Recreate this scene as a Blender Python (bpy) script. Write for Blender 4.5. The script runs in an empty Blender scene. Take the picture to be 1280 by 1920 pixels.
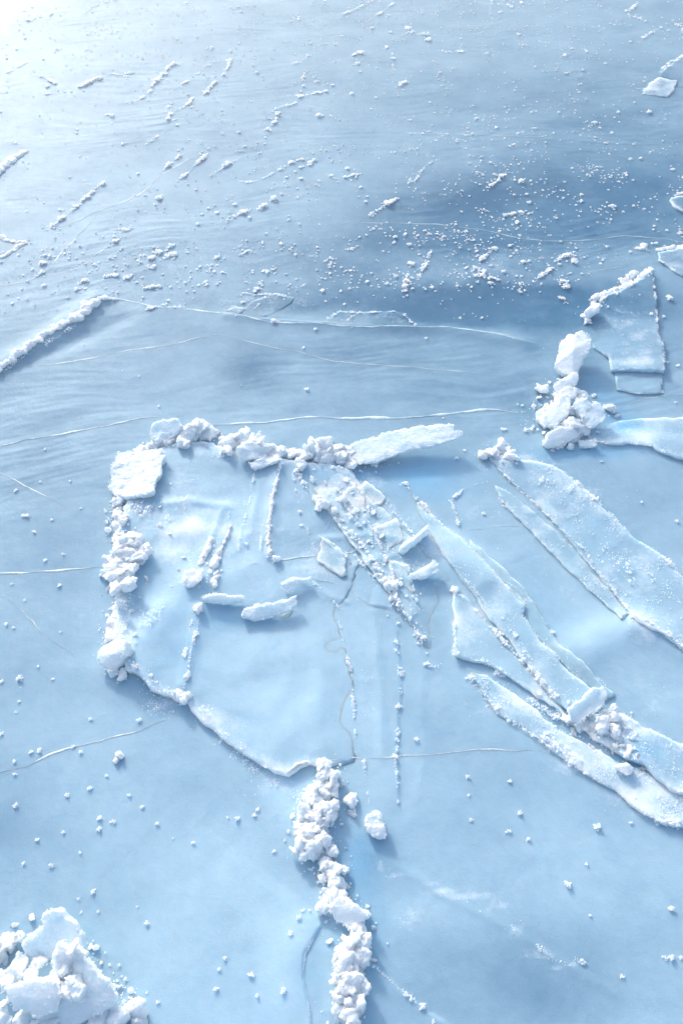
import bpy, bmesh, math, random
import numpy as np
from mathutils import Vector, Euler
from mathutils.geometry import delaunay_2d_cdt

R = math.radians
C = bpy.context.scene.collection
sc = bpy.context.scene

# ------------------------------------------------------------------ camera
CAM_H, PITCH, TAN_V = 4.0, 50.0, 0.6
cd = bpy.data.cameras.new('camera')
cam = bpy.data.objects.new('camera', cd)
C.objects.link(cam)
cam.location = (0, 0, CAM_H)
cam.rotation_euler = (R(90 - PITCH), 0, 0)
cd.sensor_fit = 'VERTICAL'
cd.sensor_height = 36
cd.lens = 18 / TAN_V
cd.clip_start = 0.05
cd.clip_end = 2000
sc.camera = cam

# ------------------------------------------------------------------ world, sun, exposure
SUN_AZ, SUN_EL = -26.0, 21.0          # azimuth from +Y, clockwise
w = bpy.data.worlds.new('World')
sc.world = w
w.use_nodes = True
nt = w.node_tree
sky = nt.nodes.new('ShaderNodeTexSky')
sky.sky_type = 'NISHITA'
sky.sun_disc = False
sky.sun_elevation = R(SUN_EL)
sky.sun_rotation = R(SUN_AZ)
sky.air_density = 1.0
sky.ozone_density = 0.5
sky.dust_density = 2.2
bg = nt.nodes['Background']
bg.inputs['Strength'].default_value = 0.15
nt.links.new(sky.outputs[0], bg.inputs[0])
sd = bpy.data.lights.new('sun', 'SUN')
sd.energy = 2.0
sd.angle = R(6.0)
sd.color = (1.0, 0.975, 0.94)
sun = bpy.data.objects.new('sun', sd)
C.objects.link(sun)
sdir = Vector((math.sin(R(SUN_AZ)) * math.cos(R(SUN_EL)), math.cos(R(SUN_AZ)) * math.cos(R(SUN_EL)), math.sin(R(SUN_EL))))
sun.rotation_euler = sdir.to_track_quat('Z', 'Y').to_euler()
sc.view_settings.view_transform = 'Standard'
sc.view_settings.look = 'None'
sc.view_settings.exposure = 1.27
sc.view_settings.gamma = 1
sc.cycles.diffuse_bounces = 10

# ------------------------------------------------------------------ noise
_rng = np.random.RandomState(5)
PERM = _rng.permutation(256)
PERM = np.concatenate([PERM, PERM, PERM])
GR = _rng.normal(size=(256, 3))
GR /= np.linalg.norm(GR, axis=1)[:, None]


def noise3(p):
    p = np.asarray(p, float)
    i = np.floor(p).astype(int)
    f = p - i
    i = i & 255
    u = f * f * f * (f * (f * 6 - 15) + 10)
    out = 0
    for dx in (0, 1):
        wx = u[:, 0] if dx else 1 - u[:, 0]
        a = PERM[(i[:, 0] + dx) & 255]
        for dy in (0, 1):
            wy = u[:, 1] if dy else 1 - u[:, 1]
            b = PERM[a + ((i[:, 1] + dy) & 255)]
            for dz in (0, 1):
                wz = u[:, 2] if dz else 1 - u[:, 2]
                g = GR[PERM[b + ((i[:, 2] + dz) & 255)] & 255]
                out = out + wx * wy * wz * (g[:, 0] * (f[:, 0] - dx) + g[:, 1] * (f[:, 1] - dy) + g[:, 2] * (f[:, 2] - dz))
    return out * 1.6


_a = _rng.rand(256) * 2 * math.pi
G2 = np.stack([np.cos(_a), np.sin(_a)], 1)


def noise2(x, y, seed=0):
    x = np.asarray(x, float) + seed * 17.31
    y = np.asarray(y, float) + seed * 9.77
    i = np.floor(x).astype(int)
    j = np.floor(y).astype(int)
    fx, fy = x - i, y - j
    i &= 255
    j &= 255
    u = fx * fx * fx * (fx * (fx * 6 - 15) + 10)
    v = fy * fy * fy * (fy * (fy * 6 - 15) + 10)

    def g(di, dj):
        h = PERM[PERM[(i + di) & 255] + ((j + dj) & 255)] & 255
        return G2[h, 0] * (fx - di) + G2[h, 1] * (fy - dj)
    return 1.4 * ((1 - u) * (1 - v) * g(0, 0) + u * (1 - v) * g(1, 0) + (1 - u) * v * g(0, 1) + u * v * g(1, 1))


# ------------------------------------------------------------------ pixel of the photograph -> point on a level plane
ST, CT = math.sin(R(PITCH)), math.cos(R(PITCH))


def at(px, py, z=0.0):
    u = (np.asarray(px, float) - 640) / 960 * TAN_V
    v = (960 - np.asarray(py, float)) / 960 * TAN_V
    t = (CAM_H - z) / (ST - v * CT)
    return u * t, (CT + v * ST) * t


def pxs(py):
    """metres per pixel of the photograph at that row"""
    v = (960 - py) / 960 * TAN_V
    return TAN_V / 960 * CAM_H / (ST - v * CT)


def seg_dist(x, y, P):
    """distance to polyline and the fraction along it"""
    best = np.full(x.shape, 1e9)
    fr = np.zeros(x.shape)
    n = len(P) - 1
    for k in range(n):
        ax, ay = P[k]
        bx, by = P[k + 1]
        dx, dy = bx - ax, by - ay
        L = dx * dx + dy * dy + 1e-12
        t = np.clip(((x - ax) * dx + (y - ay) * dy) / L, 0, 1)
        d = np.hypot(x - ax - t * dx, y - ay - t * dy)
        m = d < best
        best[m] = d[m]
        fr[m] = (k + t[m]) / n
    return best, fr


# soft swells and pressed-up lines of the ice itself: (pixel polyline, height m, half width m)
ROLLS = [
    ([(365, 1095), (330, 1140), (285, 1190), (245, 1240)], 0.020, 0.12),
    ([(345, 1290), (362, 1220), (372, 1145)], 0.010, 0.035),
    ([(800, 985), (850, 1040), (900, 1090)], 0.02, 0.09),
    ([(1190, 1170), (1120, 1185), (1080, 1230)], 0.016, 0.12),
    ([(180, 562), (100, 630), (0, 690)], 0.03, 0.10),
    ([(0, 700), (120, 650), (230, 600)], -0.012, 0.08),
    ([(430, 590), (640, 612), (830, 616), (985, 642)], 0.010, 0.07),
    ([(640, 1850), (500, 1800), (420, 1750)], 0.02, 0.25),
    ([(830, 600), (980, 560), (1100, 560)], -0.02, 0.35),
    ([(780, 410), (900, 400), (1050, 370)], -0.02, 0.3),
    ([(505, 1040), (508, 960), (525, 870)], 0.012, 0.035),
    ([(782, 1180), (792, 1260), (786, 1340), (796, 1420), (780, 1500)], 0.0022, 0.03),
    ([(1190, 1175), (1240, 1195), (1280, 1225)], 0.012, 0.07),
    ([(450, 1180), (560, 1165)], -0.015, 0.12),
    ([(300, 952), (360, 946), (425, 954)], .007, .03), ([(416, 962), (402, 1000), (386, 1050)], .006, .014), ([(432, 985), (415, 1020), (404, 1060)], .005, .012),
    ([(565, 1090), (620, 1118), (650, 1130)], .005, .02), ([(600, 1010), (690, 1005), (770, 1015)], .006, .025), ([(660, 1060), (740, 1045)], .005, .02),
    ([(560, 1150), (600, 1260), (600, 1400)], .006, .06), ([(700, 1150), (712, 1290), (715, 1420)], .004, .03), ([(700, 1600), (790, 1652), (860, 1690), (930, 1728), (1010, 1776), (1080, 1818), (1150, 1862)], .0022, .022),
    ([(1000, 930), (1080, 1010), (1160, 1100)], .005, .03), ([(480, 940), (470, 1000), (440, 1040)], .005, .03),
]
ROLLS_W = [([tuple(float(q) for q in at(*p)) for p in pts], h, s) for pts, h, s in ROLLS]

# low broken steps in the sheet: (pixel polyline walked so that the high side is on its left hand, height m, fall-off m)
STEPS = [
    ([(584, 1960), (582, 1915), (577, 1875), (568, 1835), (572, 1790), (590, 1755), (612, 1722)], .009, .35),
    ([(748, 1530), (748, 1480), (744, 1420), (746, 1350), (752, 1290), (748, 1230), (744, 1165)], .005, .16),
    ([(690, 1134), (745, 1148), (770, 1168)], .006, .10),
    ([(860, 1930), (795, 1892), (745, 1852), (715, 1825), (688, 1792)], .007, .2),
    ([(1010, 645), (985, 640), (940, 628), (880, 618), (830, 612), (700, 613), (580, 606), (480, 598), (400, 586), (350, 578), (290, 574), (230, 562)], .008, .3),
]
STEPS_W = [([tuple(float(q) for q in at(*p)) for p in pts], h, f) for pts, h, f in STEPS]

# kinds of ice, with some light and shade painted in, on the ground: (px, py, rx px, ry px, clear, azure) - black-blue clear ice, milky ice (negative), blue glow and shade put into the colour
TONES = [
    (930, 570, 280, 40, .80, 0), (560, 570, 200, 20, .2, 0), (880, 450, 260, 40, .3, 0), (1060, 590, 110, 40, .25, 0), (860, 400, 150, 70, .35, 0), (1150, 370, 260, 80, .40, 0), (1200, 250, 260, 90, .20, 0),
    (1010, 160, 320, 70, .10, 0), (470, 690, 70, 40, .30, 0), (720, 660, 200, 40, .12, 0),
    (620, 500, 120, 40, .25, 0), (930, 740, 190, 30, .15, 0), (80, 960, 150, 140, .18, 0), (20, 1540, 90, 90, .22, 0),
    (240, 1680, 200, 120, .05, 0), (880, 1840, 220, 90, .2, 0), (1000, 1900, 200, 60, .12, 0), (840, 1690, 60, 60, -.05, 0),
    (500, 1900, 300, 140, -.16, 0), (380, 1640, 140, 80, -.14, 0), (840, 1035, 60, 30, -.5, 0), (1140, 1190, 120, 40, -.35, 0),
    (1180, 1215, 60, 30, .2, 0), (300, 1150, 60, 40, -.25, 0), (430, 950, 120, 80, -.15, 0), (1200, 810, 120, 26, -.3, 0),  # the patch on the left roll paints its lit side paler
    (560, 1500, 60, 40, -.3, 0), (606, 1820, 26, 80, .12, .1), (1000, 1080, 150, 120, -.12, 0), (1030, 1800, 260, 130, .10, 0), (30, 1300, 90, 300, .12, 0), (430, 1040, 180, 100, -.12, 0), (1240, 1340, 80, 60, -.12, 0), (760, 1400, 60, 160, .05, 0), (535, 1840, 36, 90, -.2, 0), (700, 1650, 60, 60, .12, .1), (1060, 1480, 120, 60, .08, 0), (560, 1330, 100, 60, -.1, 0), (340, 1240, 40, 50, .1, .2), (330, 1180, 100, 90, .0, .1),  # also paints the shaded pit behind the lifted plate edge darker and bluer
    (790, 890, 70, 30, .08, .85), (640, 885, 60, 22, .1, .55), (1165, 800, 45, 22, .1, .9), (1100, 850, 120, 16, .1, .55), (1120, 730, 40, 40, 0, .35),  # blue glow beside the chunks and the long slab's blue shadow, painted as colour
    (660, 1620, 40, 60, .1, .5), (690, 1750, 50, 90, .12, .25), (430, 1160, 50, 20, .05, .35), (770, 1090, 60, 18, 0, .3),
    (1160, 1420, 80, 22, .2, .45), (240, 1080, 60, 30, 0, .3), (700, 1400, 80, 90, -.1, 0), (560, 1250, 150, 120, -.08, 0), (1010, 1150, 50, 80, .12, .15),  # first patch is crevice shade painted into the ice colour
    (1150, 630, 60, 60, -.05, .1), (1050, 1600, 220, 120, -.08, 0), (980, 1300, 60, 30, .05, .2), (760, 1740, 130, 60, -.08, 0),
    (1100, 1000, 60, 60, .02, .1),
]


# powdery rime lying on the ice: (px, py, rx, ry, amount)
RIME = [
    (330, 1020, 80, 60, .42), (430, 960, 140, 80, .20), (690, 960, 80, 70, .28), (640, 920, 60, 36, .45), (760, 1110, 70, 60, .25), (240, 1170, 50, 60, .42), (280, 960, 60, 20, .4),
    (960, 1330, 90, 30, .35), (1090, 1420, 90, 30, .35), (1200, 1500, 90, 30, .45), (1060, 930, 110, 60, .33), (1180, 1080, 80, 60, .28), (1220, 1180, 60, 24, .5), (400, 1350, 50, 24, .40),
    (520, 1470, 60, 26, .42), (300, 1315, 60, 20, .33), (770, 1720, 70, 40, .25), (870, 1690, 60, 24, .22), (1010, 1775, 80, 16, .12), (1190, 815, 90, 20, .35), (1180, 620, 50, 60, .32), (1190, 680, 40, 16, .4), (1280, 490, 40, 16, .3),
    (920, 1130, 60, 60, .28), (1010, 1260, 50, 50, .34), (690, 1300, 50, 150, .16), (560, 1260, 120, 120, .06), (820, 1020, 60, 50, .28), (560, 1070, 120, 30, .2), (1220, 160, 40, 20, .3),
    (620, 480, 460, 50, .12), (960, 500, 180, 50, .14), (480, 570, 160, 20, .25), (300, 150, 300, 60, .12), (1100, 40, 240, 40, .12), (250, 500, 250, 40, .14), (720, 600, 120, 10, .25),
    (430, 860, 60, 14, .3), (720, 1612, 30, 10, .3), (760, 1634, 30, 10, .3), (800, 1657, 30, 10, .35), (840, 1680, 30, 10, .35), (880, 1700, 30, 10, .3), (920, 1722, 30, 10, .35), (965, 1748, 30, 9, .32),
    (1010, 1776, 30, 9, .26), (1050, 1800, 30, 9, .3), (1095, 1826, 30, 9, .3), (1140, 1855, 30, 9, .25), (360, 1000, 40, 20, .3), (340, 900, 50, 20, .2), (470, 1010, 60, 30, .2), (1150, 1370, 60, 30, .4), (620, 1650, 40, 120, .12), (960, 860, 60, 16, .35), (880, 1190, 30, 40, .3), (1000, 1010, 60, 50, .16), (1060, 1090, 60, 50, .16), (900, 960, 40, 30, .18), (1100, 1240, 60, 40, .14), (1230, 1310, 60, 40, .2), (480, 1120, 50, 30, .16), (600, 1040, 40, 30, .2)]


def _tw(t):
    px, py, rx, ry = t[:4]
    x, y = at(px, py)
    return float(x), float(y), rx * pxs(py), float(abs(at(px, py - ry)[1] - at(px, py + ry)[1]) / 2), t[4], t[5]


TONES_W = [_tw(t) for t in TONES]


RIME_W = [_tw((a, b, c, d, e, 0)) for a, b, c, d, e in RIME]


def rime(x, y):
    f = np.zeros(np.shape(x))
    qx = x + .08 * noise2(x / .22, y / .22, 14)
    qy = y + .08 * noise2(x / .22, y / .22, 15)
    for tx, ty, rx, ry, c, _ in RIME_W:
        f = f + c * np.exp(-np.minimum(((qx - tx) / rx) ** 2 + ((qy - ty) / ry) ** 2, 30))
    return np.clip(f * (1 + .9 * noise2(x / .12, y / .10, 16)), 0, 1)


def tone(x, y):
    cl = 0.30 + 0.05 * noise2(x / 1.6, y / 1.6, 3) + 0.06 * noise2(x / .5, y / .25, 4)
    cl = cl + 0.26 * np.clip((y - 2.6) / 2.2, 0, 1) - 0.06 * np.clip((2.2 - y) / 1.2, 0, 1)
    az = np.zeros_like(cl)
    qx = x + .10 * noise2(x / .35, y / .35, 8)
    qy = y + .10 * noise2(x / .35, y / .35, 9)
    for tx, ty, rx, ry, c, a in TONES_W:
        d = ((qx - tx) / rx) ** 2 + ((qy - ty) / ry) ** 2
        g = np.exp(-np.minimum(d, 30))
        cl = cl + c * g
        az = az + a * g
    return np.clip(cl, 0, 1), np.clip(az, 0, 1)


def side_of(x, y, P):
    """+1 on the left hand of the polyline, -1 on its right"""
    best = np.full(x.shape, 1e9)
    sg = np.ones(x.shape)
    for k in range(len(P) - 1):
        ax, ay = P[k]
        bx, by = P[k + 1]
        dx, dy = bx - ax, by - ay
        t = np.clip(((x - ax) * dx + (y - ay) * dy) / (dx * dx + dy * dy), 0, 1)
        d = np.hypot(x - ax - t * dx, y - ay - t * dy)
        m = d < best
        best[m] = d[m]
        sg[m] = np.sign(dx * (y[m] - ay) - dy * (x[m] - ax))
    return sg


def G(x, y):
    x = np.asarray(x, float)
    y = np.asarray(y, float)
    z = 0.011 * noise2(x / 1.3, y / 1.1, 1) + 0.0028 * noise2(x / .42, y / .36, 2) + .0009 * noise2(x / .13, y / .11, 12)
    # wind ripples frozen into the far ice
    wx = x + .25 * noise2(x / 1.5, y / 1.5, 5)
    wy = y + .22 * noise2(x / 1.1, y / 1.1, 6)
    far = np.clip((y - 2.4) / 1.5, 0, 1)
    a = R(8)
    s, q = wx * math.cos(a) + wy * math.sin(a), -wx * math.sin(a) + wy * math.cos(a)
    m = np.clip(.45 + 1.2 * noise2(x / 1.2, y / .9, 7), 0.05, 1)
    z = z + far * m * (0.0021 * noise2(s / .75, q / .12, 8) + 0.0019 * noise2(s / .4, q / .055, 9) + .0009 * noise2(s / .15, q / .028, 19))
    lf = np.clip((1.4 - x) / 1.5, 0, 1) * np.exp(-((y - 3.9) / 1.1) ** 2)
    a = R(28)
    s, q = wx * math.cos(a) + wy * math.sin(a), -wx * math.sin(a) + wy * math.cos(a)
    z = z + lf * .0026 * noise2(s / .9, q / .16, 10)
    for P, h, sg in ROLLS_W:
        xs = [p[0] for p in P]
        ys = [p[1] for p in P]
        m = (x > min(xs) - 3 * sg) & (x < max(xs) + 3 * sg) & (y > min(ys) - 3 * sg) & (y < max(ys) + 3 * sg)
        if m.any():
            d, fr = seg_dist(x[m], y[m], P)
            z[m] += h * np.exp(-(d / sg) ** 2)
    for P, h, fo in STEPS_W:
        xs = [p[0] for p in P]
        ys = [p[1] for p in P]
        m = (x > min(xs) - 3 * fo) & (x < max(xs) + 3 * fo) & (y > min(ys) - 3 * fo) & (y < max(ys) + 3 * fo)
        if m.any():
            xm = x[m] + .007 * noise2(x[m] / .09, y[m] / .09, 30) + .004 * noise2(x[m] / .025, y[m] / .025, 31)
            ym = y[m] + .007 * noise2(x[m] / .07, y[m] / .07, 32)
            d, fr = seg_dist(xm, ym, P)
            sd_ = side_of(xm, ym, P) * d
            z[m] += h * np.clip(sd_ / .012 + .5, 0, 1) * np.exp(-np.clip(sd_, 0, None) / fo) * np.clip(np.minimum(fr, 1 - fr) * 10, 0, 1)
    return z


# ------------------------------------------------------------------ materials
def new_mat(name):
    m = bpy.data.materials.new(name)
    m.use_nodes = True
    t = m.node_tree
    b = t.nodes['Principled BSDF']
    return m, t, b


def N(t, typ, **kw):
    n = t.nodes.new(typ)
    for k, v in kw.items():
        setattr(n, k, v)
    return n


def mix_col(t, fac, a, b):
    n = N(t, 'ShaderNodeMix', data_type='RGBA')
    n.clamp_factor = True
    for s, v in ((0, fac), (6, a), (7, b)):
        if hasattr(v, 'links'):
            t.links.new(v, n.inputs[s])
        else:
            n.inputs[s].default_value = v
    return n.outputs[2]


def math_n(t, op, a, b=0.0, clamp=False):
    n = N(t, 'ShaderNodeMath', operation=op)
    n.use_clamp = clamp
    for s, v in ((0, a), (1, b)):
        if hasattr(v, 'links'):
            t.links.new(v, n.inputs[s])
        else:
            n.inputs[s].default_value = v
    return n.outputs[0]


def ramp(t, src, lo, hi):
    n = N(t, 'ShaderNodeMapRange')
    n.clamp = True
    t.links.new(src, n.inputs[0])
    n.inputs[1].default_value = lo
    n.inputs[2].default_value = hi
    return n.outputs[0]


def noise_n(t, scale, detail=3, rough=.55, vec=None):
    n = N(t, 'ShaderNodeTexNoise')
    n.inputs['Scale'].default_value = scale
    n.inputs['Detail'].default_value = detail
    n.inputs['Roughness'].default_value = rough
    if vec is not None:
        t.links.new(vec, n.inputs['Vector'])
    return n.outputs[0]


MILKY = (.46, .635, .735, 1)
CLEAR = (.035, .15, .27, 1)
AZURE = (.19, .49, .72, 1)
SNOW = (.90, .94, .97, 1)


def ice_surface(name, sss, base_rough, use_frost):
    m, t, b = new_mat(name)
    geo = N(t, 'ShaderNodeNewGeometry').outputs['Position']
    at_c = N(t, 'ShaderNodeAttribute', attribute_name='clear').outputs['Fac']
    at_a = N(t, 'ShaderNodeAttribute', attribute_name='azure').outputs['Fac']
    n1 = noise_n(t, 2.2, 5, .6, geo)
    n2 = noise_n(t, 14, 5, .65, geo)
    k = math_n(t, 'ADD', at_c, math_n(t, 'MULTIPLY', math_n(t, 'SUBTRACT', n1, .5), .46))
    k = math_n(t, 'ADD', k, math_n(t, 'MULTIPLY', math_n(t, 'SUBTRACT', n2, .5), .24), True)
    col = mix_col(t, k, MILKY, CLEAR)
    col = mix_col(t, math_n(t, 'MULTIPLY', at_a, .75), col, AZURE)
    # grains of rime in the ice skin
    g1 = noise_n(t, 260, 2, .6, geo)
    patch = ramp(t, noise_n(t, 6, 4, .6, geo), .48, .75)
    fr = math_n(t, 'MULTIPLY', ramp(t, g1, .60, .72), math_n(t, 'ADD', math_n(t, 'MULTIPLY', patch, .35), .03))
    if use_frost:
        at_f = N(t, 'ShaderNodeAttribute', attribute_name='frost').outputs['Fac']
        n3 = noise_n(t, 38, 6, .7, geo)
        f = math_n(t, 'ADD', at_f, math_n(t, 'MULTIPLY', math_n(t, 'SUBTRACT', n3, .5), .9))
        f = math_n(t, 'MULTIPLY', ramp(t, f, .22, .95), .85)
        fr = math_n(t, 'MAXIMUM', fr, f)
    col = mix_col(t, fr, col, SNOW)
    t.links.new(col, b.inputs['Base Color'])
    rg = math_n(t, 'ADD', math_n(t, 'MULTIPLY', n2, .12), base_rough)
    rg = math_n(t, 'ADD', rg, math_n(t, 'MULTIPLY', fr, .2), True)
    t.links.new(rg, b.inputs['Roughness'])
    b.inputs['IOR'].default_value = 1.31
    b.inputs['Specular IOR Level'].default_value = .45
    b.inputs['Subsurface Weight'].default_value = sss
    b.inputs['Subsurface Radius'].default_value = (.45, .8, 1.0)
    b.inputs['Subsurface Scale'].default_value = .05
    bp = N(t, 'ShaderNodeBump')
    bp.inputs['Strength'].default_value = .5
    bp.inputs['Distance'].default_value = .002
    t.links.new(noise_n(t, 170, 4, .7, geo), bp.inputs['Height'])
    bp2 = N(t, 'ShaderNodeBump')
    bp2.inputs['Strength'].default_value = .35
    bp2.inputs['Distance'].default_value = .006
    t.links.new(noise_n(t, 24, 4, .6, geo), bp2.inputs['Height'])
    t.links.new(bp.outputs[0], bp2.inputs['Normal'])
    t.links.new(bp2.outputs[0], b.inputs['Normal'])
    return m


M_LAKE = ice_surface('lake_ice_skin', .85, .55, True)
M_PLATE = ice_surface('rafted_ice_skin', .9, .5, True)


def frost_mat():
    m, t, b = new_mat('hoar_frost')
    b.inputs['Base Color'].default_value = (.95, .965, .98, 1)
    b.inputs['Roughness'].default_value = .4
    b.inputs['Base Color'].default_value = (.98, .985, .99, 1)
    b.inputs['Specular IOR Level'].default_value = .3
    # feathery blades pass light through from behind
    tr = N(t, 'ShaderNodeBsdfTranslucent')
    tr.inputs[0].default_value = (.99, .99, .99, 1)
    mx = N(t, 'ShaderNodeMixShader')
    mx.inputs[0].default_value = .58
    t.links.new(b.outputs[0], mx.inputs[1])
    t.links.new(tr.outputs[0], mx.inputs[2])
    t.links.new(mx.outputs[0], t.nodes['Material Output'].inputs['Surface'])
    return m


def block_mat(name='crusted_ice', c0=(.93, .955, .97, 1), c1=(.78, .87, .92, 1), white=.45):
    m, t, b = new_mat(name)
    geo = N(t, 'ShaderNodeNewGeometry').outputs['Position']
    n1 = ramp(t, noise_n(t, 14, 5, .6, geo), .38, .68)
    n2 = ramp(t, noise_n(t, 45, 6, .7, geo), .35, .7)
    col = mix_col(t, n1, c0, c1)
    col = mix_col(t, math_n(t, 'MULTIPLY', n2, white), col, (.95, .97, .98, 1))
    t.links.new(col, b.inputs['Base Color'])
    b.inputs['Roughness'].default_value = .34
    b.inputs['IOR'].default_value = 1.31
    b.inputs['Subsurface Weight'].default_value = .55
    b.inputs['Subsurface Radius'].default_value = (.75, .92, 1.0)
    b.inputs['Subsurface Scale'].default_value = .07
    bp = N(t, 'ShaderNodeBump')
    bp.inputs['Strength'].default_value = .8
    bp.inputs['Distance'].default_value = .004
    t.links.new(noise_n(t, 110, 5, .75, geo), bp.inputs['Height'])
    bp2 = N(t, 'ShaderNodeBump')
    bp2.inputs['Strength'].default_value = .7
    bp2.inputs['Distance'].default_value = .016
    t.links.new(noise_n(t, 22, 5, .65, geo), bp2.inputs['Height'])
    t.links.new(bp.outputs[0], bp2.inputs['Normal'])
    t.links.new(bp2.outputs[0], b.inputs['Normal'])
    return m


def seam_mat():
    m, t, b = new_mat('healed_crack_ice')
    geo = N(t, 'ShaderNodeNewGeometry').outputs['Position']
    n3 = ramp(t, noise_n(t, 40, 5, .7, geo), .35, .65)
    t.links.new(mix_col(t, n3, (.42, .56, .64, 1), (.74, .83, .88, 1)), b.inputs['Base Color'])
    b.inputs['Roughness'].default_value = .5
    b.inputs['Subsurface Weight'].default_value = .6
    b.inputs['Subsurface Radius'].default_value = (.7, .9, 1)
    b.inputs['Subsurface Scale'].default_value = .02
    return m


M_FROST, M_BLOCK, M_SEAM = frost_mat(), block_mat(), seam_mat()
M_SLAB = block_mat('glassy_slab_ice', (.80, .88, .925, 1), (.60, .75, .84, 1), .4)


# ------------------------------------------------------------------ object helpers
def tag(o, label=None, cat=None, group=None, kind=None):
    if label:
        o['label'] = label
    if cat:
        o['category'] = cat
    if group:
        o['group'] = group
    if kind:
        o['kind'] = kind
    return o


def mesh_np(name, V, F, mat, parent=None, smooth=True, attrs=None):
    """V (n,3), F (m,k) with k 3 or 4"""
    me = bpy.data.meshes.new(name)
    V = np.asarray(V, np.float32)
    F = np.asarray(F, np.int32)
    k = F.shape[1]
    me.vertices.add(len(V))
    me.vertices.foreach_set('co', V.ravel())
    me.loops.add(F.size)
    me.loops.foreach_set('vertex_index', F.ravel())
    me.polygons.add(len(F))
    me.polygons.foreach_set('loop_start', np.arange(len(F), dtype=np.int32) * k)
    me.polygons.foreach_set('loop_total', np.full(len(F), k, np.int32))
    me.polygons.foreach_set('use_smooth', np.full(len(F), smooth, bool))
    me.update(calc_edges=True)
    for an, av in (attrs or {}).items():
        at_ = me.attributes.new(an, 'FLOAT', 'POINT')
        at_.data.foreach_set('value', np.asarray(av, np.float32))
    me.materials.append(mat)
    o = bpy.data.objects.new(name, me)
    C.objects.link(o)
    if parent is not None:
        o.parent = parent
    return o


# ------------------------------------------------------------------ lake ice: one sheet out to the horizon
def spaced(a, b, d0, d1):
    out = [a]
    while out[-1] < b:
        t = (out[-1] - a) / (b - a)
        out.append(out[-1] + d0 + (d1 - d0) * t)
    return out


def grow(start, end, d, f=1.25):
    out = []
    v = start
    while abs(v) < abs(end):
        v += d
        d *= f
        out.append(v)
    return out


ys = grow(0.35, -60, -.02)[::-1] + spaced(.35, 13.2, .0065, .018)
ys += grow(ys[-1], 900, .03)
xh = spaced(0, 4.9, .008, .011)
xh += grow(xh[-1], 600, .02)
xs = [-v for v in xh[:0:-1]] + xh
X, Y = np.meshgrid(np.array(xs), np.array(ys))
nx, ny = len(xs), len(ys)
x, y = X.ravel(), Y.ravel()
z = G(x, y)
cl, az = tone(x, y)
idx = np.arange(nx * ny).reshape(ny, nx)
F = np.stack([idx[:-1, :-1], idx[:-1, 1:], idx[1:, 1:], idx[1:, :-1]], -1).reshape(-1, 4)
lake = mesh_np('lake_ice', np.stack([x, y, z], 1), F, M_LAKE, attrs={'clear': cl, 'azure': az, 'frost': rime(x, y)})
tag(lake, kind='structure')


# ------------------------------------------------------------------ resting surface: lake ice or the raised plates lying on it
SHELVES = []      # (outline world xy, outline lifts)


def inside(x, y, P):
    c = np.zeros(x.shape, bool)
    n = len(P)
    j = n - 1
    for i in range(n):
        xi, yi = P[i]
        xj, yj = P[j]
        if yi != yj:
            cr = ((yi > y) != (yj > y)) & (x < (xj - xi) * (y - yi) / (yj - yi) + xi)
            c ^= cr
        j = i
    return c


def idw(x, y, O, L):
    """inverse distance weighting of L given at outline points O"""
    out = np.empty(len(x))
    for s in range(0, len(x), 4000):
        d2 = (x[s:s + 4000, None] - O[None, :, 0]) ** 2 + (y[s:s + 4000, None] - O[None, :, 1]) ** 2 + 1e-6
        wgt = d2 ** -1.25
        out[s:s + 4000] = (wgt * L[None, :]).sum(1) / wgt.sum(1)
    return out


def surf(x, y):
    x = np.atleast_1d(np.asarray(x, float))
    y = np.atleast_1d(np.asarray(y, float))
    g = G(x, y)
    best = g.copy()
    for O, L in SHELVES:
        m = (x > O[:, 0].min()) & (x < O[:, 0].max()) & (y > O[:, 1].min()) & (y < O[:, 1].max())
        if m.any():
            k = np.where(m)[0]
            k = k[inside(x[k], y[k], O)]
            if len(k):
                best[k] = np.maximum(best[k], g[k] + idw(x[k], y[k], O, L))
    return best


def on(px, py, lift=0.0, ground=False):
    """world point seen at that pixel, lying LIFT above what is under it"""
    f = G if ground else surf
    z = 0.0
    for _ in range(4):
        x, y = at(px, py, z)
        z = float(f(np.atleast_1d(x), np.atleast_1d(y))[0]) + lift
    x, y = at(px, py, z)
    return float(x), float(y), z


def resample(P, step):
    """P (n,3) polyline -> evenly spaced points"""
    P = np.asarray(P, float)
    d = np.linalg.norm(np.diff(P[:, :2], axis=0), axis=1)
    s = np.concatenate([[0], np.cumsum(d)])
    n = max(2, int(s[-1] / step) + 1)
    q = np.linspace(0, s[-1], n)
    return np.stack([np.interp(q, s, P[:, k]) for k in range(P.shape[1])], 1)


# ------------------------------------------------------------------ crystals
def blades(n, seed):
    """a tuft of n thin rhombic frost blades round the origin"""
    r_ = np.random.RandomState(seed)
    V = []
    for k in range(n):
        d = r_.normal(size=3)
        d[2] = abs(d[2]) * .8 - .1
        d /= np.linalg.norm(d)
        q = np.cross(d, r_.normal(size=3))
        q /= np.linalg.norm(q)
        ln, wd = r_.uniform(.75, 1.2), r_.uniform(.32, .6)
        V += [d * .05, d * ln * .55 + q * wd, d * ln * 1.05, d * ln * .55 - q * wd]
    F = [[4 * k + a_, 4 * k + b_, 4 * k + c_] for k in range(n) for a_, b_, c_ in ((0, 1, 2), (0, 2, 3))]
    return np.array(V), np.array(F)


TPL1 = [blades(6, 900 + k)[0] for k in range(10)]
TPL2 = [blades(12, 950 + k)[0] for k in range(10)]
FACE1, FACE2 = blades(6, 1)[1], blades(12, 1)[1]


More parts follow.
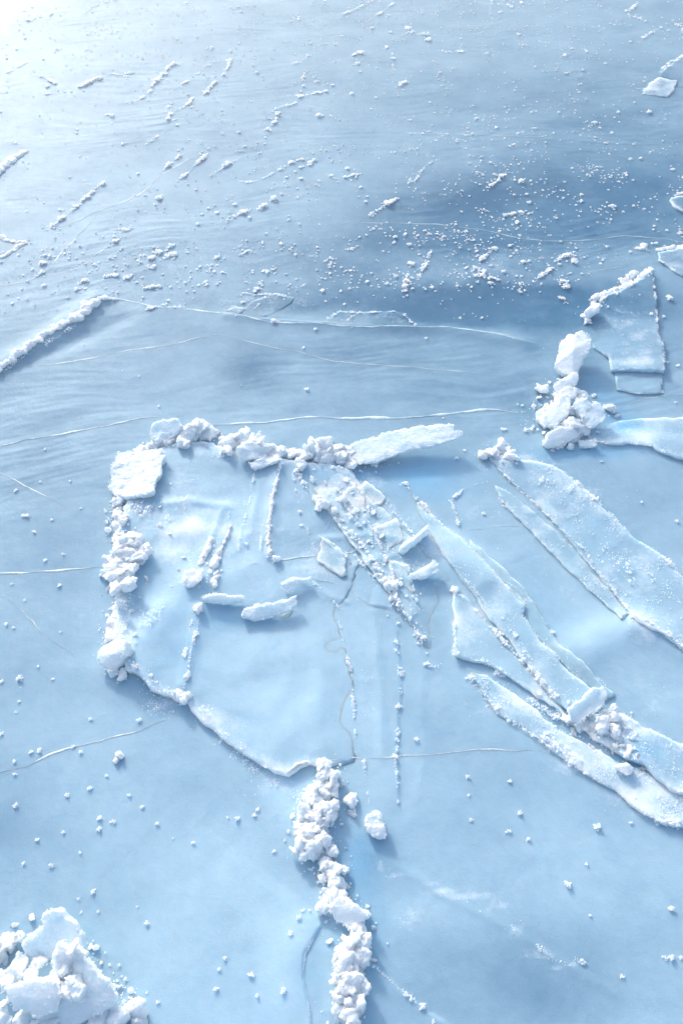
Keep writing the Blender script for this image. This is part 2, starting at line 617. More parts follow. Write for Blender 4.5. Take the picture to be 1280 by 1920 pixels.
def grains(P, rad, seed, fine=False, flat=.85):
    """many small frost crystals: P (n,3), rad (n,)"""
    r_ = np.random.RandomState(seed)
    tp, FF = (TPL2, FACE2) if fine else (TPL1, FACE1)
    nv = len(tp[0])
    V = np.empty((len(P), nv, 3))
    pick = r_.randint(0, 10, len(P))
    ang = r_.uniform(0, 6.28, len(P))
    for k in range(10):
        m = np.where(pick == k)[0]
        if not len(m):
            continue
        T = tp[k]
        c, s = np.cos(ang[m])[:, None], np.sin(ang[m])[:, None]
        el = r_.uniform(.75, 1.3, (len(m), 3))
        el[:, 2] *= flat
        tx = T[None, :, 0] * el[:, :1]
        ty = T[None, :, 1] * el[:, 1:2]
        V[m, :, 0] = (tx * c - ty * s) * rad[m, None] + P[m, 0:1]
        V[m, :, 1] = (tx * s + ty * c) * rad[m, None] + P[m, 1:2]
        V[m, :, 2] = T[None, :, 2] * el[:, 2:3] * rad[m, None] + P[m, 2:3]
    F = (FF[None] + (np.arange(len(P)) * nv)[:, None, None]).reshape(-1, 3)
    return V.reshape(-1, 3), F


def line_grains(W, width, r, dens, seed, clump=.5, shelf=True, sink=.3):
    """grains strewn along world polyline W (n,3); dens = grains per metre"""
    r_ = np.random.RandomState(seed)
    Q = resample(W, .01)
    L = (len(Q) - 1) * .01
    n = max(4, int(L * dens))
    t = r_.uniform(0, len(Q) - 1.001, n * 3)
    nn = noise2(t * .01 / .09, np.full(len(t), seed * 1.7), seed % 50) + .5 * noise2(t * .01 / .03, np.full(len(t), seed * 2.7), seed % 50 + 7)
    keep = r_.rand(len(t)) < np.clip(1 - clump + clump * 2.6 * nn, 0.02, 1)
    t, nn = t[keep][:n], nn[keep][:n]
    i = t.astype(int)
    f = (t - i)[:, None]
    P = Q[i] * (1 - f) + Q[i + 1] * f
    d = Q[i + 1] - Q[i]
    d /= np.linalg.norm(d[:, :2], axis=1)[:, None] + 1e-9
    off = r_.normal(0, 1, len(t)) * width * (.55 + .6 * np.clip(nn, 0, 1))
    P[:, 0] += -d[:, 1] * off
    P[:, 1] += d[:, 0] * off
    rad = r * r_.uniform(.4, 1.15, len(t)) ** 1.3 * (.75 + .9 * np.clip(nn, -.3, .8))
    up = np.abs(r_.normal(0, 1, len(t))) * width * .35 * np.clip(nn + .3, 0, 1)
    if shelf:
        P[:, 2] = surf(P[:, 0], P[:, 1])
    P[:, 2] += up + rad * sink
    return P, rad


_seed = [100]


def nseed():
    _seed[0] += 1
    return _seed[0]


def frost_line(label, pts, w=3.0, r=1.6, dens=1.0, clump=.6, cat='frost line', group=None, name='frost_line', fine=False):
    """pts pixels; w, r in pixels of the photograph at that place; a line of grown-together frost"""
    W = np.array([on(*p) for p in pts])
    s = pxs(np.mean([p[1] for p in pts]))
    near = pts[0][1] > 800
    P, rad = line_grains(W, w * s, r * s * (1.2 if near else 1.0), dens / (r * s) * (1.8 if near else 1.6), nseed(), clump * (.8 if near else .72))
    V, F = grains(P, rad, nseed(), fine)
    o = mesh_np(name, V, F, M_FROST, None, False)
    return tag(o, label, cat, group)


def rim(parent, W, w=.006, r=.0035, dens=300, clump=.5, name='frost_rim'):
    P, rad = line_grains(np.asarray(W, float), w * 1.2, r * 1.25, dens * 1.9, nseed(), clump, shelf=False)
    V, F = grains(P, rad, nseed())
    return mesh_np(name, V, F, M_FROST, parent, False)


# ------------------------------------------------------------------ thin rafted plates
def plate(label, pts, thick=.02, spacing=.013, rough=.006, frost=.5, frost_w=.03, rims=(), name='ice_plate', cat='ice plate',
          shelf=True, wob=.003, dots=0, dot_r=.0035, group=None, dclear=-.08, ground=True, k=.62):
    s = nseed()
    dclear = -.07
    pts = [(p[0], p[1], p[2] * k) for p in pts]
    P = np.array([on(p[0], p[1], p[2], ground) for p in pts])
    lifts = np.array([p[2] for p in pts])
    Pl = np.concatenate([P, lifts[:, None]], 1)
    O = resample(np.concatenate([Pl, Pl[:1]], 0), spacing)[:-1]
    t = np.arange(len(O)) * spacing
    nxt = np.roll(O, -1, 0) - np.roll(O, 1, 0)
    nrm = np.stack([nxt[:, 1], -nxt[:, 0]], 1)
    nrm /= np.linalg.norm(nrm, axis=1)[:, None] + 1e-9
    a = rough * (2.6 * noise2(t / .16, t * 0 + s, s % 40) + 1.5 * noise2(t / .05, t * 0 + s, s % 40 + 1))
    O[:, :2] += nrm * a[:, None]
    O[:, 3] += .4 * rough * noise2(t / .06, t * 0 + 3.3 * s, 2)
    x0, y0 = O[:, 0].min(), O[:, 1].min()
    x1, y1 = O[:, 0].max(), O[:, 1].max()
    gx, gy = np.meshgrid(np.arange(x0, x1, spacing), np.arange(y0, y1, spacing))
    r_ = np.random.RandomState(s)
    gx = gx.ravel() + r_.uniform(-.3, .3, gx.size) * spacing
    gy = gy.ravel() + r_.uniform(-.3, .3, gy.size) * spacing
    m = inside(gx, gy, O[:, :2])
    gx, gy = gx[m], gy[m]
    dm = np.full(len(gx), 1e9)
    for st in range(0, len(gx), 4000):
        d2 = (gx[st:st + 4000, None] - O[None, :, 0]) ** 2 + (gy[st:st + 4000, None] - O[None, :, 1]) ** 2
        dm[st:st + 4000] = np.sqrt(d2.min(1))
    m = dm > spacing * .55
    gx, gy, dm = gx[m], gy[m], dm[m]
    li = idw(gx, gy, O, O[:, 3])
    vs = [Vector((a_, b_)) for a_, b_ in O[:, :2]] + [Vector((a_, b_)) for a_, b_ in zip(gx, gy)]
    no = len(O)
    res = delaunay_2d_cdt(vs, [], [list(range(no))], 1, 1e-6)
    rv, rf, orig = res[0], res[2], res[3]
    V2 = np.array([v[:] for v in rv])
    T = np.array([f for f in rf if len(f) == 3])
    # orient
    e = V2[T]
    ar = (e[:, 1, 0] - e[:, 0, 0]) * (e[:, 2, 1] - e[:, 0, 1]) - (e[:, 1, 1] - e[:, 0, 1]) * (e[:, 2, 0] - e[:, 0, 0])
    T[ar < 0] = T[ar < 0][:, ::-1]
    LI = np.concatenate([O[:, 3], li])
    DM = np.concatenate([np.zeros(no), dm])
    lift = np.zeros(len(V2))
    dd = np.zeros(len(V2))
    for k, src in enumerate(orig):
        j = src[0] if len(src) else 0
        lift[k] = LI[j]
        dd[k] = DM[j]
    g = G(V2[:, 0], V2[:, 1])
    zz = g + lift + wob * noise2(V2[:, 0] / .16, V2[:, 1] / .16, s % 30) - .0025 * np.exp(-dd / .008)
    top = np.stack([V2[:, 0], V2[:, 1], zz], 1)
    bot = top.copy()
    bot[:, 2] -= thick
    # boundary edges
    ed = np.concatenate([T[:, [0, 1]], T[:, [1, 2]], T[:, [2, 0]]])
    key = np.sort(ed, 1)
    _, inv, cnt = np.unique(key, axis=0, return_inverse=True, return_counts=True)
    be = ed[cnt[inv.ravel()] == 1]
    nV = len(V2)
    side = np.concatenate([np.stack([be[:, 0], be[:, 0] + nV, be[:, 1]], 1), np.stack([be[:, 1], be[:, 0] + nV, be[:, 1] + nV], 1)])
    F = np.concatenate([T, T[:, ::-1] + nV, side])
    V = np.concatenate([top, bot])
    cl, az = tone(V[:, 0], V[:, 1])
    fr = frost * np.exp(-dd / frost_w)
    lf = np.clip(lift / .015, 0, 1)
    fr = np.concatenate([fr * lf, fr * lf]) + rime(V[:, 0], V[:, 1])
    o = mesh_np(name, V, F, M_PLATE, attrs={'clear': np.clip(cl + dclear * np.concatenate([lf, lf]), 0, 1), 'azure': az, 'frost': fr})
    tag(o, label, cat, group)
    if shelf:
        SHELVES.append((O[:, :2].copy(), O[:, 3].copy()))
    for rr in rims:
        i0, i1, w_, r__, dn = rr
        n = len(pts)
        ids = [k % n for k in range(i0, i1 + 1)]
        W = P[ids]
        W = W.copy()
        rim(o, W, w_, r__, dn)
    if dots:
        n = int(dots)
        k = r_.randint(0, len(V2), n * 4)
        nn = noise2(V2[k, 0] / .10, V2[k, 1] / .10, 33)
        k = k[(r_.rand(len(k)) < np.clip(.15 + 1.4 * nn, 0.01, 1)) & (lift[k] > .004)][:n]
        Pd = top[k] + np.stack([r_.normal(0, .006, len(k)), r_.normal(0, .006, len(k)), np.full(len(k), .0015)], 1)
        Vv, Ff = grains(Pd, dot_r * r_.uniform(.4, 1.4, len(k)), s)
        d = mesh_np('rime_crystals', Vv, Ff, M_FROST, o, False)
        d['kind'] = 'stuff'
    return o


# ------------------------------------------------------------------ thick broken pieces
_tmp = []


def voxelise(bm, voxel, smooth_it=2, smooth_f=.5):
    me = bpy.data.meshes.new('tmp')
    bm.to_mesh(me)
    bm.free()
    o = bpy.data.objects.new('tmp', me)
    C.objects.link(o)
    md = o.modifiers.new('r', 'REMESH')
    md.mode = 'VOXEL'
    md.voxel_size = voxel
    if smooth_it:
        ms = o.modifiers.new('s', 'SMOOTH')
        ms.iterations = smooth_it
        ms.factor = smooth_f
    dg = bpy.context.evaluated_depsgraph_get()
    ev = o.evaluated_get(dg)
    m2 = bpy.data.meshes.new_from_object(ev)
    bpy.data.objects.remove(o)
    bpy.data.meshes.remove(me)
    n = len(m2.vertices)
    V = np.empty(n * 3, np.float32)
    m2.vertices.foreach_get('co', V)
    Nn = np.empty(n * 3, np.float32)
    m2.vertices.foreach_get('normal', Nn)
    return m2, V.reshape(-1, 3).astype(float), Nn.reshape(-1, 3).astype(float)


def coat(o, V, Nn, dens, r, seed):
    """hoar crystals growing all over a broken piece, thick in places"""
    r_ = np.random.RandomState(seed)
    w_ = np.clip(.35 + 1.8 * noise3(V / .05 + seed), 0.03, 1) * np.clip(.45 + Nn[:, 2] * .4 - Nn[:, 1] * .0, .1, 1)
    k = np.where(r_.rand(len(V)) < dens * w_)[0]
    if len(k) < 3:
        return
    V2, F2 = grains(V[k] + Nn[k] * r * .2, r * r_.uniform(.4, 1.2, len(k)), seed)
    c = mesh_np('hoar_frost', V2, F2, M_FROST, o, False)
    c['kind'] = 'stuff'


def finish(m2, V, name, label, cat, group, mat):
    m2.vertices.foreach_set('co', V.astype(np.float32).ravel())
    m2.polygons.foreach_set('use_smooth', np.ones(len(m2.polygons), bool))
    m2.materials.clear()
    m2.materials.append(mat)
    m2.name = name
    m2.update()
    o = bpy.data.objects.new(name, m2)
    C.objects.link(o)
    return tag(o, label, cat, group)


def crust(V, Nn, amt, s):
    amt = amt * 1.35
    o = np.array([s * 3.1, s * 1.7, s * .9])
    n1 = noise3(V / .045 + o)
    n2 = noise3(V / .018 + o)
    n3 = noise3(V / .009 + o)
    return Nn * ((amt * (.9 * n1 + .65 * (1 - 2 * np.abs(n2)) * .7 + .45 * n3))[:, None])


def block(label, pts, thick=.04, voxel=.0055, face=.25, crusty=.006, frost=True, name='ice_block', cat='ice block', group=None, down=None, mat=None, bulge=0.0):
    """pts (px, py, lift): the outline of the upper face of a tilted broken piece, thick metres deep"""
    s = nseed()
    P = np.array([on(p[0], p[1], p[2] * .78) for p in pts])
    c = P.mean(0)
    A = P - c
    _, _, vt = np.linalg.svd(A)
    n = vt[2]
    if n[2] < 0:
        n = -n
    O = resample(np.concatenate([P, P[:1]]), .014)[:-1]
    t = np.arange(len(O)) * .014
    O += (O - c) / (np.linalg.norm(O - c, axis=1)[:, None] + 1e-9) * (.012 * noise2(t / .05, t * 0 + s, 3) + .006 * noise2(t / .02, t * 0 + s, 4))[:, None]
    dn = n * thick if down is None else np.array(down)
    bm = bmesh.new()
    top = [bm.verts.new(Vector(p)) for p in O]
    bot = [bm.verts.new(Vector(c + (p - c) * .93 - dn)) for p in O]
    k = len(top)
    # fan faces through a centre vertex
    ct = bm.verts.new(Vector(c + n * bulge))
    cb = bm.verts.new(Vector(c - dn))
    for i in range(k):
        j = (i + 1) % k
        bm.faces.new((top[i], top[j], ct))
        bm.faces.new((bot[j], bot[i], cb))
        bm.faces.new((top[j], top[i], bot[i], bot[j]))
    bmesh.ops.recalc_face_normals(bm, faces=bm.faces)
    m2, V, Nn = voxelise(bm, voxel, 3)
    flat = np.clip((np.abs(Nn @ n) - .55) / .35, 0, 1)
    d = np.min(np.linalg.norm(V[:, None, :] - O[None, ::2, :], axis=2), axis=1) if len(V) < 60000 else np.full(len(V), .05)
    edge = np.exp(-d / .014)
    am = (1 - flat) + flat * (face + (1 - face) * edge)
    V = V + crust(V, Nn, crusty, s) * am[:, None]
    V = V + Nn * (.004 * noise3(V / .12 + s))[:, None]
    o = finish(m2, V, name, label, cat, group, mat or M_BLOCK)
    coat(o, V, Nn, .035, .0042, s)
    if frost:
        W = np.concatenate([O, O[:1]])
        rim(o, W, .005, .0042, 170, .6)
    return o


def lump(px, py, r, label, lift=0.0, asp=1.0, group=None, crusty=.007, name='ice_lump', cat='ice lump', flatz=.75):
    """rounded, crusted fragment; r in pixels of the photograph"""
    s = nseed()
    rr = r * pxs(py) * 1.62
    x, y, z = on(px, py, lift + rr * .35)
    r_ = random.Random(s)
    bm = bmesh.new()
    for h_ in range(6):
        if h_ == 0:
            oc, sz, ax = Vector((0, 0, -.1)), .78, Vector((1, 1, .9))
        else:
            oc = Vector((r_.uniform(-.5, .5), r_.uniform(-.5, .5), r_.uniform(-.2, .45)))
            sz = r_.uniform(.5, .85)
            ax = Vector((r_.uniform(.8, 1.2), r_.uniform(.6, 1.0), r_.uniform(.22, .42)))
        b2 = bmesh.new()
        eu = Euler((r_.uniform(-.9, .9), r_.uniform(-.9, .9), r_.uniform(0, 6.28)))
        vs = []
        for k in range(11):
            v = Vector((r_.gauss(0, 1), r_.gauss(0, 1), r_.gauss(0, 1))).normalized() * r_.uniform(.9, 1.12)
            v = Vector((v.x * ax.x, v.y * ax.y, v.z * ax.z)) * sz
            v.rotate(eu)
            v += oc
            vs.append(b2.verts.new((x + v.x * rr * asp, y + v.y * rr * 1.08, z + v.z * rr * flatz)))
        h = bmesh.ops.convex_hull(b2, input=vs)
        junk = [g for g in h['geom_interior'] if isinstance(g, bmesh.types.BMVert)]
        bmesh.ops.delete(b2, geom=junk, context='VERTS')
        mt = bpy.data.meshes.new('t')
        b2.to_mesh(mt)
        b2.free()
        bm.from_mesh(mt)
        bpy.data.meshes.remove(mt)
    vox = max(.0035, min(.006, rr / 7))
    m2, V, Nn = voxelise(bm, vox, 1)
    V = V + crust(V, Nn, min(crusty, rr * .2), s)
    V = V + Nn * (rr * .12 * noise3(V / (rr * .8) + s))[:, None]
    o = finish(m2, V, name, label, cat, group, M_BLOCK)
    coat(o, V, Nn, .10, min(.0046, rr * .12), s)
    return o


def snow_ridge(label, pts, w=6.0, h=1.0, name='snow_ridge', cat='snow ridge', group=None, crusty=.006, frost=True):
    """grown-together crumbly ridge along pixel polyline; w half width px (or per point)"""
    s = nseed()
    r_ = random.Random(s)
    W = np.array([on(*p[:2]) + ((p[2] if len(p) > 2 else w) * pxs(p[1]),) for p in pts])
    sc_ = pxs(pts[0][1])
    Q = resample(W, w * sc_ * .55)
    bm = bmesh.new()
    for q in Q:
        rr = q[3] * r_.uniform(.6, 1.2)
        ox, oy = r_.gauss(0, .4) * q[3], r_.gauss(0, .4) * q[3]
        z0 = q[2]
        T = bmesh.ops.create_icosphere(bm, subdivisions=2, radius=1)['verts']
        a, b_, c_ = r_.uniform(.8, 1.3), r_.uniform(.8, 1.3), r_.uniform(.7, 1.1) * h
        for v in T:
            v.co = Vector((q[0] + ox + v.co.x * rr * a, q[1] + oy + v.co.y * rr * b_, z0 + v.co.z * rr * c_))
    m2, V, Nn = voxelise(bm, max(.005, w * sc_ / 6), 1)
    V = V + crust(V, Nn, min(crusty, w * sc_ * .35), s)
    o = finish(m2, V, name, label, cat, group, M_BLOCK)
    coat(o, V, Nn, .25, min(.005, w * sc_ * .3), s)
    if frost:
        rim(o, W[:, :3], w * sc_ * .8, max(.003, w * sc_ * .13), 160, .4, 'frost_grains')
    return o


def seam(label, pts, w=3.0, h=.003, group='healed cracks in the lake ice', name='ice_crack', cat='crack'):
    """slightly proud whitish seam of a refrozen crack"""
    s = nseed()
    W = np.array([on(*p) for p in pts])
    Q = resample(W, .02)
    t = np.arange(len(Q)) * .02
    d = np.gradient(Q[:, :2], axis=0)
    d /= np.linalg.norm(d, axis=1)[:, None] + 1e-9
    nr = np.stack([-d[:, 1], d[:, 0]], 1)
    c = Q[:, :2] + nr * (.010 * noise2(t / .25, t * 0 + s, 1) + .004 * noise2(t / .06, t * 0 + s, 2))[:, None]
    hw = w * .5 * pxs(np.mean([p[1] for p in pts])) * (.9 + 1.3 * noise2(t / .16, t * 0 + s, 5) + .5 * noise2(t / .05, t * 0 + s, 6))
    hw = np.clip(hw, .0012, None)
    e = np.minimum(t, t[::-1]) / .25
    hw = hw * np.clip(e, .05, 1)
    h *= .45
    hw *= .85
    rows = []
    for k, (f, zz) in enumerate(((-1.25, -.002), (-.6, h * .7), (0, h), (.6, h * .7), (1.25, -.002))):
        q = c + nr * (hw * f)[:, None]
        rows.append(np.stack([q[:, 0], q[:, 1], surf(q[:, 0], q[:, 1]) + zz], 1))
    V = np.stack(rows, 1).reshape(-1, 3)
    n = len(Q)
    i = np.arange(n - 1)[:, None] * 5 + np.arange(4)[None]
    i = i.ravel()
    F = np.stack([i, i + 5, i + 6, i + 1], 1)
    return tag(mesh_np(name, V, F, M_SEAM), label, cat, group)


# ================================================================== the raised plates
main = plate('broad raised ice plate under the whole fan, its lifted edge facing lower left',
    [(290, 838, .03), (245, 930, .045), (222, 980, .05), (214, 1080, .05), (222, 1140, .05), (210, 1200, .05), (238, 1255, .055), (262, 1262, .07),
     (272, 1280, .065), (300, 1298, .055), (345, 1318, .045), (380, 1350, .03), (420, 1388, .03), (480, 1432, .03), (540, 1452, .035), (578, 1432, .03),
     (612, 1436, .018), (668, 1432, .0012), (664, 1350, .0012), (659, 1290, .0012), (657, 1255, .0012), (646, 1215, .0012), (634, 1150, .0012), (668, 1080, .001),
     (700, 1000, .0), (690, 930, .0), (660, 880, .02), (560, 862, .03), (480, 862, .03), (400, 830, .03), (340, 828, .03)],
    k=.8, thick=.045, spacing=.016, rough=.008, frost=.75, frost_w=.035, wob=.004, rims=((3, 5, .010, .005, 300), (6, 10, .004, .003, 140), (11, 14, .004, .003, 90)))
plate('narrow frost-flecked ice plate fanning down from the central ridge between two rough white lines',
    [(562, 882, .03), (640, 888, .025), (700, 935, .02), (760, 1000, .015), (845, 1085, .0), (820, 1230, -.012), (790, 1200, .012), (742, 1135, .028), (690, 1060, .03),
     (640, 990, .03), (595, 930, .03)], frost=.35, frost_w=.04, dots=260, rims=((6, 10, .004, .0035, 160),), thick=.02)
plate('longest diagonal ice strip, smooth and pale, laid from the blue hollow to the slab end',
    [(757, 903, .0), (790, 948, .018), (830, 985, .028), (862, 1006, .036), (900, 1045, .04), (940, 1088, .04), (985, 1133, .04), (978, 1152, .04), (1012, 1200, .04),
     (1060, 1248, .045), (1102, 1290, .05), (1120, 1305, .055), (1090, 1345, .05), (1045, 1318, .035), (1000, 1262, .028), (940, 1185, .022), (885, 1110, .015), (832, 1042, .012),
     (800, 990, .004)], frost=.45, frost_w=.02, rims=((0, 6, .003, .0032, 170), (7, 11, .003, .003, 160)), dots=260, thick=.025)
plate('small thin ice plate peeking from under the right side of the longest strip',
    [(905, 1060, .012), (945, 1088, .018), (975, 1108, .02), (989, 1133, .024), (978, 1152, .02), (955, 1140, .015)], frost=.4, rims=((0, 4, .003, .003, 150),), shelf=False, thick=.02)
plate('pale ice plate with an upright frosted left edge below the curled ice chip',
    [(850, 1108, .028), (875, 1122, .014), (930, 1185, .012), (1000, 1264, .012), (1045, 1320, .012), (1066, 1352, .03), (1020, 1312, .03), (960, 1272, .03), (912, 1243, .03),
     (882, 1237, .032), (853, 1230, .035)], frost=.5, frost_w=.025, rims=((10, 11, .006, .0042, 420), (5, 9, .004, .003, 120)), dots=60, thick=.025)
plate('sugary frost-covered ice band slanting to the lower right below the dark crevice',
    [(880, 1262, .004), (905, 1265, .012), (950, 1288, .02), (1020, 1345, .02), (1075, 1385, .02), (1140, 1415, .02), (1220, 1455, .022), (1310, 1505, .022), (1310, 1555, .028),
     (1250, 1545, .03), (1200, 1522, .03), (1150, 1480, .022), (1080, 1440, .018), (1000, 1380, .012), (930, 1335, .012)], frost=.62, frost_w=.16, dots=1500,
     rims=((8, 14, .006, .004, 150),), thick=.03)
plate('jagged ice plate beyond the dark crevice, broken back at its lower side',
    [(1085, 1345, .03), (1150, 1330, .025), (1205, 1365, .025), (1262, 1390, .025), (1310, 1400, .02), (1310, 1490, .05), (1268, 1482, .055), (1240, 1462, .06), (1212, 1432, .06),
     (1160, 1408, .055), (1112, 1385, .045)], frost=.5, frost_w=.07, dots=420, rims=((4, 9, .005, .004, 200), (0, 3, .006, .004, 120)), thick=.03)
plate('wide ice plate with a rough right edge casting blue shade onto the smooth ice',
    [(905, 845, .02), (960, 858, .032), (1035, 870, .042), (1080, 903, .048), (1130, 950, .048), (1190, 1010, .048), (1240, 1042, .048), (1310, 1108, .045), (1310, 1245, .025),
     (1250, 1190, .03), (1200, 1166, .022), (1150, 1112, .012), (1082, 1030, .012), (1030, 970, .012), (935, 880, .012)], frost=.45, frost_w=.04, dots=800, dot_r=.0042,
     rims=((2, 7, .008, .0055, 330), (8, 14, .0035, .003, 200)), thick=.03)
plate('low frosty ice band between the beaded line and the wide right plate',
    [(925, 905, .01), (960, 925, .012), (1030, 985, .014), (1085, 1040, .014), (1130, 1095, .014), (1180, 1150, .014), (1165, 1160, .018), (1120, 1118, .02), (1070, 1072, .02), (1020, 1022, .02), (975, 975, .02), (935, 932, .02)],
    frost=.4, frost_w=.03, dots=220, rims=((6, 11, .002, .0028, 90),), thick=.02, shelf=False)
plate('low glassy ice band tucked along the right side of the longest strip',
    [(880, 1010, .012), (925, 1050, .02), (975, 1098, .02), (1010, 1150, .02), (1050, 1205, .02), (1110, 1262, .02), (1150, 1300, .02), (1130, 1310, .02), (1080, 1270, .012), (1010, 1200, .01), (960, 1130, .01), (900, 1050, .01)],
    frost=.4, frost_w=.02, dots=60, rims=((0, 6, .002, .0028, 70),), thick=.015, shelf=False)
plate('sparkling frost-crusted ice plate lying inside the left wall of rubble',
    [(238, 985, .03), (270, 970, .03), (305, 972, .03), (340, 990, .025), (366, 1028, .025), (376, 1042, .028), (372, 1060, .03), (335, 1062, .02), (300, 1040, .015), (262, 1015, .02)],
    frost=.75, frost_w=.06, dots=900, rims=((3, 6, .006, .004, 300),), thick=.02)
plate('large smooth ice plate standing right of the tall block pile, its top corner pointed',
    [(1222, 506, .05), (1228, 560, .04), (1232, 620, .04), (1243, 650, .045), (1244, 694, .07), (1210, 692, .07), (1180, 692, .06), (1146, 694, .045), (1140, 666, .035),
     (1112, 652, .012), (1108, 622, -.01), (1100, 592, .03), (1132, 556, .045), (1180, 536, .045)], frost=.4, frost_w=.02,
     rims=((0, 4, .005, .004, 200), (6, 8, .003, .0032, 120), (11, 14, .007, .0055, 300)), dots=60, thick=.035)
plate('small faint ice plate tucked under the lower edge of the large smooth plate',
    [(1150, 690, .01), (1210, 690, .015), (1236, 700, .022), (1243, 736, .026), (1190, 738, .022), (1156, 729, .02)], frost=.4, rims=((2, 5, .004, .0035, 110),), shelf=False, thick=.02)
plate('milky ice shelf reaching in from the right edge below the blue hollow',
    [(1310, 783, .025), (1200, 783, .012), (1150, 790, .002), (1100, 806, .004), (1104, 824, .014), (1140, 832, .032), (1180, 831, .034), (1222, 834, .034), (1248, 850, .036), (1266, 857, .036), (1310, 870, .03)],
    frost=.55, frost_w=.06, dots=220, rims=((3, 9, .006, .0045, 170),), thick=.03)
plate('small pale ice flake lying flat in the far upper right, four-cornered',
    [(1201, 176, .012), (1222, 153, .03), (1237, 145, .035), (1268, 150, .03), (1262, 170, .02), (1251, 181, .016), (1225, 179, .01)], frost=.75, frost_w=.08, rims=((0, 2, .006, .006, 140),), thick=.03, shelf=False)
plate('far ice plate cut by the upper right edge with a white upper rim',
    [(1236, 137, .035), (1260, 119, .045), (1282, 103, .045), (1330, 92, .04), (1330, 172, .0), (1275, 164, .0), (1254, 148, .01)], frost=.3, rims=((0, 3, .012, .009, 160),), thick=.04, shelf=False)
plate('small rounded ice plate at the right edge in the dark clear ice',
    [(1310, 362, .04), (1268, 368, .035), (1255, 374, .035), (1264, 388, .03), (1285, 398, .03), (1312, 402, .03)], frost=.7, frost_w=.04, rims=((1, 5, .006, .0055, 160),), thick=.035, shelf=False)
plate('ice plate at the right edge above the pointed corner, under a snowy lip',
    [(1232, 472, .035), (1310, 462, .05), (1310, 530, .01), (1275, 516, .02), (1250, 498, .02), (1234, 488, .02)], frost=.35, rims=((3, 5, .008, .005, 260),), thick=.03, shelf=False)
plate('thin ice flake with dotted rim lying just under the long tilted slab',
    [(676, 908, .02), (684, 902, .025), (705, 919, .025), (721, 932, .02), (713, 942, .015), (698, 946, .012), (684, 926, .014)], frost=.65, frost_w=.03, rims=((0, 7, .002, .003, 220),), ground=False, shelf=False, thick=.015)
for k_, (lab_, pts_) in enumerate((('flat ice shard high in the frosty fan beside the central peak', [(636, 925, .03), (668, 903, .035), (692, 958, .02), (665, 986, .02)]),
                     ('flat ice shard right of the middle of the frosty fan', [(700, 985, .03), (742, 972, .035), (756, 1008, .03), (714, 1032, .02)]),
                     ('flat ice shard at the left side of the frosty fan below the lone snow lump', [(598, 1004, .022), (650, 1036, .03), (644, 1076, .025), (600, 1052, .018)]),
                     ('flat ice shard at the lower tip of the frosty fan', [(728, 1050, .03), (764, 1058, .035), (776, 1110, .025), (744, 1102, .02)]),
                     ('flat frosted ice shard between the twin ridges and the straight snow line', [(452, 985, .012), (492, 975, .018), (488, 1030, .014), (446, 1040, .01)]))):
    plate(lab_, pts_, frost=.5, frost_w=.02, rims=((0, 4, .003, .003, 200),), ground=False, shelf=False, thick=.015, rough=.01, dots=60)
plate('thin three-sided ice flake left of the beaded line, its right side frosted',
    [(300, 906, .012), (340, 902, .018), (374, 898, .022), (352, 930, .014), (330, 956, .006)], frost=.3, rims=((1, 2, .002, .0025, 120), (2, 4, .003, .003, 160)), ground=False, shelf=False, thick=.015)
plate('flat broken ice flake lodged where the far crack meets the frost clumps',
    [(425, 583, .01), (440, 572, .02), (462, 578, .02), (450, 588, .01)], frost=.8, frost_w=.06, shelf=False, thick=.02, k=.3)
plate('far shallow ice plate between the long crack and a beaded frost line',
    [(440, 590, .0), (470, 566, .012), (500, 554, .02), (550, 556, .02), (545, 570, .008), (500, 596, -.004)], frost=.35, rims=((1, 3, .006, .005, 120),), shelf=False, thick=.02, k=.3)
plate('far sliver of ice plate edged with beads above the dark clear patch',
    [(600, 606, .0), (636, 584, .018), (690, 586, .02), (742, 584, .02), (760, 592, .016), (772, 606, .0), (690, 612, -.004)], frost=.4, rims=((0, 5, .007, .0058, 170),), shelf=False, thick=.02, k=.3)

# ================================================================== seams
seam('thin pale crack climbing gently right from the long snow ridge across the smooth ice', [(35, 685), (100, 684), (165, 673), (240, 657), (320, 647), (365, 634), (405, 627)], 3)
seam('faint crack continuing right from the gentle climbing crack to below the far dotted rim', [(405, 627), (485, 646), (560, 660), (620, 676), (700, 684), (820, 692), (920, 702)], 2.2)
seam('long wavy crack in the left ice ending above the leftmost rubble block', [(-40, 838), (0, 836), (50, 825), (120, 813), (200, 798), (260, 786), (300, 781)], 4.5, .005)
seam('soft wide crack running level behind the central rubble ridge', [(392, 797), (500, 792), (570, 782), (640, 784), (740, 784), (840, 776), (910, 767), (965, 773)], 6.5, .007)
seam('level white crack at the left edge meeting the rubble wall', [(-40, 1076), (0, 1075), (60, 1073), (110, 1069), (195, 1062)], 5, .004)
seam('short jagged white crack slanting down at the left edge above the level crack', [(-30, 878), (0, 885), (30, 903), (60, 918), (92, 932), (120, 950)], 3.4, .004)
seam('hair-thin crack slanting down at the left edge below the level crack', [(-10, 1115), (12, 1120), (32, 1137), (60, 1165), (90, 1200), (142, 1232)], 1.8)
seam('broad sparkling crack rising from the lower left edge to the corner of the raised plate', [(-20, 1450), (0, 1447), (50, 1435), (100, 1412), (180, 1390), (260, 1372), (310, 1350)], 5, .004)
seam('bright long crack bounding the smooth floe under the far frost field', [(190, 562), (230, 562), (290, 576), (350, 578), (400, 586), (440, 587), (480, 598), (520, 606), (580, 606), (640, 610), (700, 613), (780, 612), (830, 612), (880, 618), (940, 628), (985, 640)], 4, .006)
seam('hairline crack crossing the dark clear ice below the right hand frost dots', [(640, 418), (750, 418), (820, 420), (860, 425), (930, 436), (980, 448), (1040, 452), (1110, 449), (1170, 441), (1240, 447), (1310, 460)], 2, .002)
